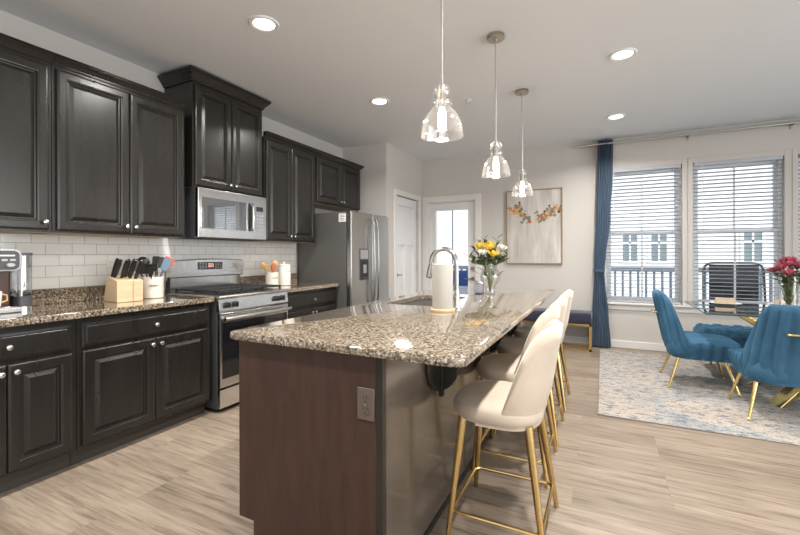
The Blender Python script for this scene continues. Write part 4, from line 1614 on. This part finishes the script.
cj = thing('candle_jar', 'lilac-grey candle jar beside the flower vase on the island', 'candle', (2.412, 3.395, ZT))
MB().lathe([(0.036, 0), (0.040, 0.004), (0.040, 0.098), (0.0385, 0.10), (0.036, 0.099), (0.036, 0.072)], (0, 0, 0), 26, True, False).build('jar', M['candle'], cj)
MB().lathe([(0.0355, 0.070), (0.0355, 0.073)], (0, 0, 0), 26).build('wax', M['wax'], cj)
MB().lathe([(0.0405, 0.076), (0.0412, 0.078), (0.0412, 0.098), (0.0400, 0.1015)], (0, 0, 0), 26, False, False).build('rim', M['chrome'], cj)

RX, RY = 4.775, 4.60
vase([(0.060, 0.0), (0.062, 0.004), (0.062, 0.285), (0.064, 0.30)], (RX, RY, TT), 'clear cylinder vase of pink roses on the dining table')
rb = (RX, RY, TT + 0.012)
for i, (dx, dy, dz) in enumerate([(-0.062, -0.03, 0.37), (-0.02, -0.07, 0.40), (0.045, -0.05, 0.385), (0.10, -0.01, 0.37), (-0.03, 0.04, 0.42), (0.05, 0.06, 0.41), (0.01, -0.01, 0.44), (0.13, 0.06, 0.36), (-0.08, 0.05, 0.345), (0.09, -0.09, 0.34), (-0.03, -0.10, 0.33)]):
    flower('pink_rose', (RX + dx, RY + dy, TT + dz), rb, 0.046, M['pink'], 'deep pink rose in the cylinder vase on the dining table', 'flower', 'pink roses on the dining table', 20 + i, 5)

for i in range(9):
    o = thing('greenery_sprig', 'leafy green sprig among the pink roses in the cylinder vase', 'greenery', rb, 0, 'pink roses on the dining table')
    an = 2 * PI * i / 9
    e = Vector((0.035 * math.cos(an), 0.035 * math.sin(an), 0.27 + 0.03 * rnd.random()))
    MB().tube([(0, 0, 0), e], 0.0025, 5).build('stem', M['stem'], o)
    for k in range(6):
        p = e * (0.15 + 0.14 * k)
        dv = Vector((math.cos(an + k * 2.2), math.sin(an + k * 2.2), 2.2))
        leaf_mesh(p, dv, 0.055, 0.013).build('leaf', M['stem'] if k % 2 else M['leaf'], o, ang=80)

# ---------------------------------------------------------------- navy bench, curtain, rod, picture
nb = thing('navy_bench', 'navy upholstered bench with a gold sled frame beside the curtain', 'bench', (2.77, 5.87, 0))
m_ = cushion(0.455, -0.165, 0.165, 0.345, 0.475, 0.03, 0.006, 0.008, 4)
m_.build('seat', M['navy'], nb, ang=60)
m_ = MB()
t = 0.013
for sx in (-1, 1):
    x = sx * 0.44
    for y in (-0.165, 0.165):
        m_.box(x - t, y - t, 0.0, x + t, y + t, 0.345)
for y in (-0.165, 0.165):
    m_.box(-0.44 - t, y - t, 0.0, 0.44 + t, y + t, 2 * t)
    m_.box(-0.44 - t, y - t, 0.345 - 2 * t, 0.44 + t, y + t, 0.345)
for sx in (-1, 1):
    m_.box(sx * 0.44 - t, -0.165, 0.0, sx * 0.44 + t, 0.165, 2 * t)
    m_.box(sx * 0.44 - t, -0.165, 0.345 - 2 * t, sx * 0.44 + t, 0.165, 0.345)
m_.build('frame', M['gold'], nb, smooth=False)

cu = thing('curtain', 'long slate-blue curtain tied back beside the window', 'curtain', (3.36, 6.02, 0))
m_ = MB()
nx, nz = 96, 40
zt_ = 2.745
rows = []


def cur_lr(z):
    pts_ = [(0.012, -0.165, 0.085), (0.45, -0.135, 0.06), (0.85, -0.115, 0.025), (1.02, -0.108, 0.008), (1.2, -0.108, 0.03), (1.7, -0.085, 0.085), (2.3, -0.07, 0.112), (2.75, -0.062, 0.118)]
    for (z0, l0, r0), (z1, l1, r1) in zip(pts_[:-1], pts_[1:]):
        if z <= z1:
            t_ = (z - z0) / (z1 - z0)
            t_ = t_ * t_ * (3 - 2 * t_)
            return l0 + (l1 - l0) * t_, r0 + (r1 - r0) * t_
    return pts_[-1][1:]


for layer in (0, 1):
    rows_ = []
    for j in range(nz + 1):
        z = 0.012 + (zt_ - 0.012) * j / nz
        l_, r_ = cur_lr(z)
        row = []
        for i in range(nx + 1):
            u_ = i / nx
            amp = 0.030 * (0.55 + 0.45 * abs(z - 1.02) / 1.7)
            ph = 2 * PI * 6.5 * u_
            row.append((l_ + (r_ - l_) * u_ + 0.006 * math.sin(ph * 2), amp * math.sin(ph) + 0.008 * math.sin(3.1 * u_ * PI + z * 2) + (0.003 if layer else 0), z))
        rows_.append(row)
    rows.append(rows_)
front, rear = rows
m_.loft([f_ + list(reversed(b2)) for f_, b2 in zip(front, rear)], True, True, True)
m_.build('drape', M['curtain'], cu, ang=80)
m_ = MB()
tie = rrect(-0.118, -0.046, 0.018, 0.046, 0.03, 4)
m_.loft([[(x, y, z) for x, y in tie] for z in (1.005, 1.045)], True, False, False)
m_.build('tieback', M['curtain'], cu)

rod = thing('curtain_rod', 'double brushed-nickel curtain rod spanning above the windows', 'curtain rod', (0, 0, 0))
for (y, z) in ((6.02, 2.698), (6.075, 2.712)):
    MB().tube([(3.085, y, z), (6.9, y, z)], 0.0125, 12).build('rod', M['rodmat'], rod)
for x in (3.30, 4.30, 5.27, 6.3):
    m_ = MB()
    m_.box(x - 0.006, 6.005, 2.682, x + 0.006, YB, 2.692)
    m_.box(x - 0.012, YB - 0.006, 2.655, x + 0.012, YB, 2.735)
    m_.build('bracket', M['nickel'], rod, smooth=False)
for (y, z) in ((6.02, 2.698), (6.075, 2.712)):
    MB().tube([(3.09, y, z), (3.045, y, z)], [0.016, 0.018], 12).build('finial', M['rodmat'], rod)

pc = thing('wall_picture', 'pale abstract floral painting in a thin wood frame', 'picture', (2.463, YB - 0.001, 1.636))
pw, ph_ = 0.386, 0.536
m_ = MB()
t = 0.013
m_.box(-pw, -0.035, -ph_, -pw + t, 0, ph_)
m_.box(pw - t, -0.035, -ph_, pw, 0, ph_)
m_.box(-pw + t, -0.035, -ph_, pw - t, 0, -ph_ + t)
m_.box(-pw + t, -0.035, ph_ - t, pw - t, 0, ph_)
m_.build('frame', M['frame'], pc, smooth=False)
bx(-pw + t, -0.022, -ph_ + t, pw - t, -0.002, ph_ - t).build('canvas', canvas_mat(), pc, smooth=False)
rnd = random.Random(11)
daubs = {'peach': MB(), 'greygreen': MB(), 'rust': MB(), 'plum': MB()}


def daub(kind, x, z, r_):
    n_ = 9
    c_ = [(x + r_ * (0.7 + 0.5 * rnd.random()) * math.cos(2 * PI * k / n_), z + r_ * (0.7 + 0.5 * rnd.random()) * math.sin(2 * PI * k / n_)) for k in range(n_)]
    d0 = -0.0221 - 0.0014 * rnd.random()
    daubs[kind].loft([[(a_, -0.0215, b_) for a_, b_ in c_], [(a_ * 1.0, d0, b_) for a_, b_ in c_]])


def path_pt(path, t):
    k = t * (len(path) - 1)
    i = min(int(k), len(path) - 2)
    f_ = k - i
    return (path[i][0] + (path[i + 1][0] - path[i][0]) * f_, path[i][1] + (path[i + 1][1] - path[i][1]) * f_)


left = [(-0.35, 0.235), (-0.27, 0.265), (-0.20, 0.235), (-0.14, 0.155), (-0.06, 0.105)]
right = [(0.06, 0.125), (0.13, 0.13), (0.21, 0.20), (0.29, 0.235), (0.35, 0.25)]
for path in (left, right):
    for i in range(90):
        t_ = rnd.random()
        x, z = path_pt(path, t_)
        inner = t_ if path is left else 1 - t_
        kd = rnd.choices(['peach', 'greygreen', 'rust', 'plum'], [1.6 * (1.15 - inner), 0.5 + inner, 0.45, 0.25])[0]
        daub(kd, x + rnd.gauss(0, 0.022), z + rnd.gauss(0, 0.028), rnd.uniform(0.008, 0.026))
for (kd, x, z, r_) in (('plum', -0.195, 0.355, 0.016), ('plum', -0.19, 0.33, 0.012), ('peach', -0.18, 0.29, 0.03), ('rust', -0.055, 0.075, 0.028), ('rust', -0.06, 0.11, 0.018), ('plum', 0.215, 0.29, 0.016), ('rust', 0.225, 0.26, 0.014), ('peach', -0.22, 0.21, 0.03), ('peach', 0.18, 0.19, 0.03), ('greygreen', -0.16, 0.07, 0.025), ('greygreen', 0.08, 0.07, 0.022)):
    daub(kd, x, z, r_)
for kd, nm in (('peach', 'ochre_petals'), ('greygreen', 'grey_leaves'), ('rust', 'rust_petals'), ('plum', 'plum_buds')):
    daubs[kd].build('painted_flowers', M[kd], pc, smooth=False)['kind'] = 'stuff'

# ---------------------------------------------------------------- counter items
CT = 0.9145
kb = thing('knife_block', 'pale birch knife block on the counter left of the utensil crock', 'knife block', (0.175, 1.735, CT), R(-8))
m_ = MB()
side = [(0.0, 0.0), (0.225, 0.0), (0.225, 0.150), (0.060, 0.178)]
m_.prism(side, 'Y', -0.082, 0.082)
m_.build('block', M['lightwood'], kb, smooth=False, bevel=0.003)
bx(0.2251, 0.016, 0.004, 0.2275, 0.021, 0.147).build('front_groove', M['woodspoon'], kb, smooth=False)
KG = 'knives in the birch block'
kv0 = None
kn = 0
for (x, y) in ((0.075, -0.055), (0.105, -0.052), (0.135, -0.02), (0.110, 0.01), (0.150, 0.025), (0.17, 0.055), (0.085, 0.045)):
    lc = kb.matrix_basis @ Vector((x, y, 0.176 - (x - 0.06) * 0.17))
    if kv0 is None:
        kv0 = thing('kitchen_knife', 'black-handled knife standing in the birch knife block', 'knife', lc, R(-8), KG)
        m_ = MB()
        m_.tube([(0, 0, -0.004), (0.020, 0, 0.028), (0.066, 0, 0.096), (0.088, 0, 0.128)], [0.0105, 0.0120, 0.0130, 0.0095], 10)
        m_.build('handle', M['black'], kv0)
        m_ = MB()
        m_.tube([(0.000, 0, -0.0045), (0.004, 0, 0.004)], 0.0112, 10)
        m_.build('bolster', M['chrome'], kv0)
        MB().lathe([(0.0085, 0.0), (0.0085, 0.001)], (0.089, 0, 0.1285), 8).build('rivet_cap', M['chrome'], kv0)
    else:
        c_ = dup(kv0, lc, R(-8) + rnd.uniform(-0.1, 0.1), kv0['label'])


def scribble(parent, r_, z, a0, a1, lettersz, name='lettering'):
    """small cursive squiggle wrapped around a jar of radius r_"""
    pts_ = []
    n_ = 60
    for i in range(n_ + 1):
        t_ = i / n_
        a_ = a0 + (a1 - a0) * t_ + 0.05 * math.sin(t_ * 40)
        zz_ = z + lettersz * math.sin(t_ * 40 + 1.0) * (0.5 + 0.5 * abs(math.sin(t_ * 7)))
        pts_.append(((r_ + 0.0005) * math.cos(a_), (r_ + 0.0005) * math.sin(a_), zz_))
    return MB().tube(pts_, 0.0011, 5).build(name, M['ink'], parent)


cr = thing('utensil_crock', 'cream ceramic utensil crock beside the knife block', 'crock', (0.265, 1.945, CT))
MB().lathe([(0.068, 0), (0.073, 0.004), (0.073, 0.158), (0.070, 0.162), (0.066, 0.160), (0.066, 0.012)], (0, 0, 0), 32, True, True).build('jar', M['ceramic'], cr)
scribble(cr, 0.073, 0.095, R(-50), R(-5), 0.008)
cc = Vector((0.265, 1.945, CT))


def utensil(name, label, tip, bot, make, hm, hname='head', cat='utensil', hr=0.006):
    """a kitchen utensil leaning in a crock: bot/tip are offsets from the crock centre"""
    o = thing(name, label, cat, Vector(bot) + cc, 0, 'kitchen utensils in the crocks')
    d = Vector(tip) - Vector(bot)
    ax = d.normalized()
    MB().tube([(0, 0, 0), d * 0.55, d * 0.8], [hr, hr * 0.9, hr * 0.8], 8).build('handle', hm[0], o)
    hd = make()
    h_ = hd.build(hname, hm[1], o, ang=50)
    h_.location = d * 0.78
    yv = Vector((0.85, -0.52, 0.0))
    yv = (yv - ax * yv.dot(ax)).normalized()
    xv = yv.cross(ax)
    h_.rotation_euler = Matrix((xv, yv, ax)).transposed().to_euler()
    return o


def flat_head(w0, w1, ln, th=0.004, slots=False):
    def f_():
        m2 = MB()
        # broad flat blade in the local x-z plane, facing local y
        pts_ = [(-w0 * 0.3, 0), (w0 * 0.3, 0), (w0, ln * 0.25), (w1, ln * 0.9), (w1 * 0.8, ln), (-w1 * 0.8, ln), (-w1, ln * 0.9), (-w0, ln * 0.25)]
        m2.prism(pts_, 'Y', -th / 2, th / 2)
        return m2
    return f_


def round_head(r_, sz=0.5):
    def f_():
        m2 = MB()
        n_ = 14
        rings = []
        for i in range(1, 8):
            a_ = PI / 2 * i / 7
            rings.append([(r_ * math.sin(a_) * math.cos(2 * PI * k / n_), r_ * 0.55 * math.cos(a_) - r_ * 0.3, r_ + r_ * math.sin(a_) * math.sin(2 * PI * k / n_)) for k in range(n_)])
        rings += [[(p[0] * 0.9, p[1] - 0.003 * 0, r_ + (p[2] - r_) * 0.9) for p in rg_] for rg_ in reversed(rings)]
        m2.loft(rings)
        return m2
    return f_


BK, ST = M['black'], M['steel2']
utensil('spatula', 'grey square spatula at the left of the cream utensil crock', (-0.035, -0.125, 0.265), (0.01, 0.02, 0.02), flat_head(0.036, 0.042, 0.085), (BK, M['fridgeside']))
utensil('ladle', 'black round ladle behind the grey spatula in the crock', (-0.045, -0.050, 0.285), (0.0, 0.0, 0.02), round_head(0.045), (BK, BK))
utensil('serving_spoon', 'wide black serving spoon at the front of the crock', (0.03, -0.060, 0.235), (-0.01, 0.02, 0.02), flat_head(0.062, 0.066, 0.07), (BK, BK))
utensil('cooking_tongs', 'steel cooking tongs standing tallest in the utensil crock', (0.045, 0.0, 0.325), (0.0, 0.03, 0.02), flat_head(0.015, 0.022, 0.06, 0.016), (ST, BK), hr=0.013)
utensil('slotted_turner', 'black slotted turner behind the steel tongs in the crock', (-0.02, 0.060, 0.285), (0.0, -0.01, 0.02), flat_head(0.04, 0.045, 0.09), (BK, BK))
utensil('silicone_spatula', 'blue silicone spatula at the right of the utensil crock', (0.035, 0.085, 0.255), (0.01, -0.02, 0.02), flat_head(0.028, 0.030, 0.10, 0.006), (M['navyplastic'], M['lightblue']))
utensil('rubber_spatula', 'red rubber spatula behind the blue one in the crock', (0.00, 0.115, 0.255), (-0.01, -0.02, 0.02), flat_head(0.034, 0.038, 0.115, 0.008), (M['red'], M['red']))
utensil('whisk_handle', 'black can opener at the front left of the crock', (0.075, -0.065, 0.215), (0.01, 0.0, 0.02), flat_head(0.016, 0.026, 0.07, 0.014), (BK, BK), cat='can opener')
bpy.data.objects['whisk_handle'].name = 'can_opener'

c2 = thing('utensil_crock', 'cream ceramic crock of wooden spoons on the short counter by the range', 'crock', (0.300, 3.165, CT))
MB().lathe([(0.060, 0), (0.065, 0.004), (0.065, 0.142), (0.062, 0.146), (0.058, 0.144), (0.058, 0.012)], (0, 0, 0), 32).build('jar', M['ceramic'], c2)
scribble(c2, 0.065, 0.088, R(-45), R(15), 0.008)
cc = Vector((0.300, 3.165, CT))


def spoon_head():
    m2 = MB()
    n_ = 12
    rings = []
    for z, wx, wy in ((0, 0.008, 0.006), (0.02, 0.020, 0.006), (0.045, 0.030, 0.007), (0.07, 0.030, 0.007), (0.088, 0.018, 0.006), (0.094, 0.006, 0.004)):
        rings.append([(wx * math.cos(2 * PI * k / n_), wy * math.sin(2 * PI * k / n_), z) for k in range(n_)])
    m2.loft(rings)
    return m2


utensil('wooden_spoon', 'wooden spoon leaning left in the crock by the range', (0.00, -0.115, 0.215), (0.0, 0.02, 0.02), spoon_head, (M['woodspoon'], M['woodspoon']), 'bowl')
utensil('wooden_spatula', 'flat wooden spatula beside the left-leaning spoon in the crock', (0.02, -0.085, 0.205), (0.0, 0.02, 0.02), flat_head(0.026, 0.028, 0.075, 0.006), (M['woodspoon'], M['woodspoon']), 'blade')
utensil('wooden_spoon', 'upright wooden spoon at the right of the crock, next to the canister', (-0.01, 0.055, 0.225), (0.0, -0.02, 0.02), spoon_head, (M['woodspoon'], M['woodspoon']), 'bowl')
utensil('wooden_spoon', 'short dark wooden spoon in the middle of the crock by the range', (0.01, 0.01, 0.185), (0.0, -0.01, 0.02), spoon_head, (M['woodspoon'], M['rust']), 'bowl')

cn = thing('storage_canister', 'tall cream lidded canister next to the refrigerator side', 'canister', (0.300, 3.345, CT))
MB().lathe([(0.060, 0), (0.066, 0.004), (0.066, 0.205), (0.064, 0.208)], (0, 0, 0), 32).build('jar', M['ceramic'], cn)
MB().lathe([(0.067, 0.208), (0.067, 0.220), (0.060, 0.226), (0.014, 0.230), (0.012, 0.236), (0.016, 0.244), (0.010, 0.250)], (0, 0, 0), 32).build('lid', M['ceramic'], cn)
scribble(cn, 0.066, 0.15, R(-40), R(20), 0.007)


def wall_plate(y, z, wd, ht, label, kind):
    o = thing('wall_outlet' if kind == 'outlet' else 'light_switch', label, kind, (0.0102, y, z))
    bx(0, -wd / 2, -ht / 2, 0.006, wd / 2, ht / 2).build('cover_plate', M['outlet'], o, bevel=0.002)
    if kind == 'outlet':
        for yy in ((-wd / 4, wd / 4) if wd > 0.1 else (0,)):
            for dz in (0.021, -0.021):
                m2 = MB()
                m2.box(0.006, yy - 0.015, dz - 0.013, 0.0085, yy + 0.015, dz + 0.013)
                s_ = m2.build('socket', M['vinyl'], o, bevel=0.001)
                m2 = MB()
                m2.box(0.0085, yy - 0.007, dz - 0.002, 0.0088, yy - 0.005, dz + 0.007)
                m2.box(0.0085, yy + 0.005, dz - 0.002, 0.0088, yy + 0.007, dz + 0.007)
                m2.build('slots', M['black'], s_, smooth=False)
    else:
        bx(0.006, -0.016, -0.033, 0.010, 0.016, 0.033).build('rocker', M['vinyl'], o, bevel=0.001)
    return o


wall_plate(1.812, 1.165, 0.115, 0.115, 'ivory double outlet plate on the tile above the knife block', 'outlet')
wall_plate(3.385, 1.12, 0.072, 0.115, 'ivory switch plate on the tile behind the wooden spoons', 'switch')

# coffee maker (cut by the left edge of the photograph)
cm = thing('coffee_maker', 'brown and silver pod coffee maker at the left photo edge', 'coffee maker', (0.22, 1.06, CT))
bx(-0.13, -0.12, 0.0, 0.13, 0.075, 0.028).build('base', M['silver'], cm, bevel=0.006)
bx(-0.13, -0.115, 0.028, -0.005, 0.070, 0.250).build('column', M['brownbody'], cm, bevel=0.012, seg=3)
m_ = MB()
hd_poly = rrect(-0.125, 0.236, 0.078, 0.362, 0.035, 5)
m_.loft([[(-0.13, a_, z_) for a_, z_ in hd_poly], [(0.110, a_, z_) for a_, z_ in hd_poly]])
hd_ = m_.build('head', M['silver'], cm, bevel=0.004)
m_ = MB()
pp = rrect(-0.115, 0.245, 0.066, 0.353, 0.028, 5)
m_.loft([[(0.110, a_, z_) for a_, z_ in pp], [(0.1125, a_, z_) for a_, z_ in pp]])
m_.build('control_face', M['darkgrey'], hd_)
m_ = MB()
nn = 20
m_.loft([[(w_, 0.025 + r_ * math.cos(2 * PI * k / nn), 0.272 + 0.6 * r_ * math.sin(2 * PI * k / nn)) for k in range(nn)] for r_, w_ in ((0.02, 0.1125), (0.02, 0.118), (0.017, 0.121))])
m_.build('dial', M['silver'], hd_)
m_ = MB()
for k in range(4):
    m_.box(0.1125, -0.085 + k * 0.036, 0.295, 0.114, -0.060 + k * 0.036, 0.306)
m_.build('buttons', M['silver'], hd_, smooth=False)
m_ = MB()
m_.box(0.1125, -0.085, 0.322, 0.1132, 0.045, 0.330)
m_.build('lettering', M['paper'], hd_, smooth=False)
m_ = MB()
tk = rrect(-0.115, 0.080, 0.06, 0.150, 0.02, 4)
m_.loft([[(x, y, z) for x, y in tk] for z in (0.085, 0.325)], True, True, True)
m_.build('water_tank', M['tank'], cm, ang=50)
m_ = MB()
m_.loft([[(x, y, z) for x, y in tk] for z in (0.0, 0.082)])
tb_ = m_.build('tank_base', M['darkgrey'], cm, ang=50)
m_ = MB()
tk2 = rrect(-0.118, 0.077, 0.063, 0.153, 0.021, 4)
m_.loft([[(x, y, z) for x, y in tk2] for z in (0.0, 0.022)])
m_.build('foot_band', M['chrome'], tb_, ang=50)
m_ = MB()
m_.loft([[(x, y, z) for x, y in tk2] for z in (0.326, 0.342)])
m_.build('tank_lid', M['darkgrey'], cm, ang=50)
m_ = MB()
m_.box(0.0, -0.09, 0.0282, 0.125, 0.05, 0.036)
m_.build('drip_tray', M['chrome'], cm, bevel=0.003)
mg = thing('white_mug', 'white angular mug on the coffee maker tray at the photo edge', 'mug', (0.285, 1.025, CT + 0.0365))
MB().lathe([(0.030, 0), (0.034, 0.004), (0.040, 0.085), (0.038, 0.087), (0.035, 0.083), (0.030, 0.010)], (0, 0, 0), 24).build('cup', M['plate'], mg)
MB().tube([(0, 0.036, 0.07), (0, 0.06, 0.062), (0, 0.062, 0.032), (0, 0.034, 0.02)], 0.005, 8).build('handle', M['woodspoon'], mg)

# ---------------------------------------------------------------- outside
tag(bx(-3.0, YB + 0.16, -0.20, 9.0, 9.15, -0.06).build('patio_deck', M['deck'], None, smooth=False), 'grey deck outside the glass door and windows', 'deck', kind='structure')
rl = thing('deck_railing', 'blue-grey deck railing with square balusters outside the windows', 'railing', (0, 0, 0))
RYY = 9.0
m_ = MB()
m_.box(-3.0, RYY - 0.04, 0.90, 9.0, RYY + 0.04, 0.985)
m_.build('top_rail', M['rail'], rl, smooth=False)
bx(-3.0, RYY - 0.025, 0.06, 9.0, RYY + 0.025, 0.12).build('bottom_rail', M['rail'], rl, smooth=False)
m_ = MB()
k = -2.95
bal0 = None
for i in range(54):
    x = -0.2 + i * 0.13
    if bal0 is None:
        bal0 = bx(-0.019, -0.019, 0.12, 0.019, 0.019, 0.90).build('baluster', M['rail'], rl, smooth=False)
        bal0.location = (x, RYY, 0)
    else:
        c_ = bal0.copy()
        COL.objects.link(c_)
        c_.parent = rl
        c_.location = (x, RYY, 0)
for x in (-1.0, 2.0, 4.68, 7.4):
    bx(x - 0.07, RYY - 0.07, -0.06, x + 0.07, RYY + 0.07, 1.05).build('post', M['rail'], rl, smooth=False)

# black sling chair outside the middle window
pcx = thing('patio_chair', 'black tubular patio chair seen through the middle window', 'chair', (4.955, 7.0, -0.06))
fp = [(-0.33, 0.35, 0.02), (-0.335, 0.0, 0.45), (-0.33, -0.06, 0.9)]
m_ = MB()
arc = [(-0.335, 0.0, 0.42), (-0.335, 0.04, 0.80), (-0.33, 0.055, 1.06), (-0.31, 0.06, 1.13), (-0.26, 0.062, 1.165), (-0.20, 0.062, 1.172), (0.20, 0.062, 1.172), (0.26, 0.062, 1.165), (0.31, 0.06, 1.13), (0.33, 0.055, 1.06), (0.335, 0.04, 0.80), (0.335, 0.0, 0.42)]
m_.tube(arc, 0.015, 8)
m_.build('frame', M['black'], pcx)
bx(-0.27, 0.02, 0.46, 0.27, 0.035, 1.15).build('sling_back', M['sling'], pcx, smooth=False)
bx(-0.27, 0.0, 0.42, 0.27, 0.48, 0.435).build('sling_seat', M['sling'], pcx, smooth=False)
for sx in (-1, 1):
    MB().tube([(sx * 0.335, 0.0, 0.42), (sx * 0.335, -0.14, 0.0)], 0.014, 8).build('leg', M['black'], pcx)
    MB().tube([(sx * 0.335, 0.0, 0.42), (sx * 0.335, 0.48, 0.43), (sx * 0.335, 0.52, 0.0)], 0.014, 8).build('leg', M['black'], pcx)
m_ = MB()
for sx in (-1, 1):
    m_.box(sx * 0.335 - (0.07 if sx > 0 else 0), 0.03, 0.88, sx * 0.335 + (0.07 if sx < 0 else 0), 0.05, 0.90)
m_.build('crossbar', M['black'], pcx, smooth=False)

# blue outdoor seat beyond the glass door
bs = thing('patio_loveseat', 'royal-blue cushioned seat outside beyond the glass door', 'sofa', (0.72, 8.2, -0.06))
bx(-0.7, -0.30, 0.0, 0.7, 0.35, 0.25).build('base', M['rail'], bs, smooth=False)
bx(-0.7, -0.35, 0.25, 0.7, 0.30, 0.45).build('seat_cushion', M['bluecush'], bs, bevel=0.04, seg=3)
bx(-0.7, -0.42, 0.30, 0.7, -0.25, 0.98).build('back_cushion', M['bluecush'], bs, bevel=0.04, seg=3)
tag(bx(-0.014, -0.014, -0.06, 0.014, 0.014, 3.6).build('porch_post', M['rail'], None, smooth=False), 'slim grey porch post seen through the glass door', 'post')
bpy.data.objects['porch_post'].location = (0.27, 8.9, 0)

# neighbouring house
nh = thing('neighbouring_house', 'pale sided house across from the deck, seen through the blinds', 'house', (0, 0, 0))
HY = 19.0
bx(-9.0, HY, -4.0, 16.0, HY + 6, 5.6).build('siding_wall', M['siding'], nh, smooth=False)
rf = MB()
rf.prism([(HY - 0.5, 5.5), (HY + 6.5, 5.5), (HY + 3.0, 8.0)], 'X', -9.4, 16.4)
rf.build('roof', M['rail'], nh, smooth=False)
for (x, z, wd, ht) in tuple((xw, 0.95, 0.52, 1.12) for xw in (3.31, 4.35, 5.35, 8.25, 9.3, 10.65, 12.0)):
    m_ = MB()
    t = 0.10
    m_.box(x - wd / 2 - t, HY - 0.05, z - t, x - wd / 2, HY, z + ht + t)
    m_.box(x + wd / 2, HY - 0.05, z - t, x + wd / 2 + t, HY, z + ht + t)
    m_.box(x - wd / 2, HY - 0.05, z - t, x + wd / 2, HY, z)
    m_.box(x - wd / 2, HY - 0.05, z + ht, x + wd / 2, HY, z + ht + t)
    m_.box(x - 0.03, HY - 0.05, z, x + 0.03, HY, z + ht)
    m_.box(x - wd / 2, HY - 0.05, z + ht * 0.62, x + wd / 2, HY, z + ht * 0.62 + 0.07)
    fo = m_.build('window', M['vinyl'], nh, smooth=False)
    bx(x - wd / 2, HY - 0.02, z, x + wd / 2, HY - 0.005, z + ht).build('pane', M['extwin'], fo, smooth=False)
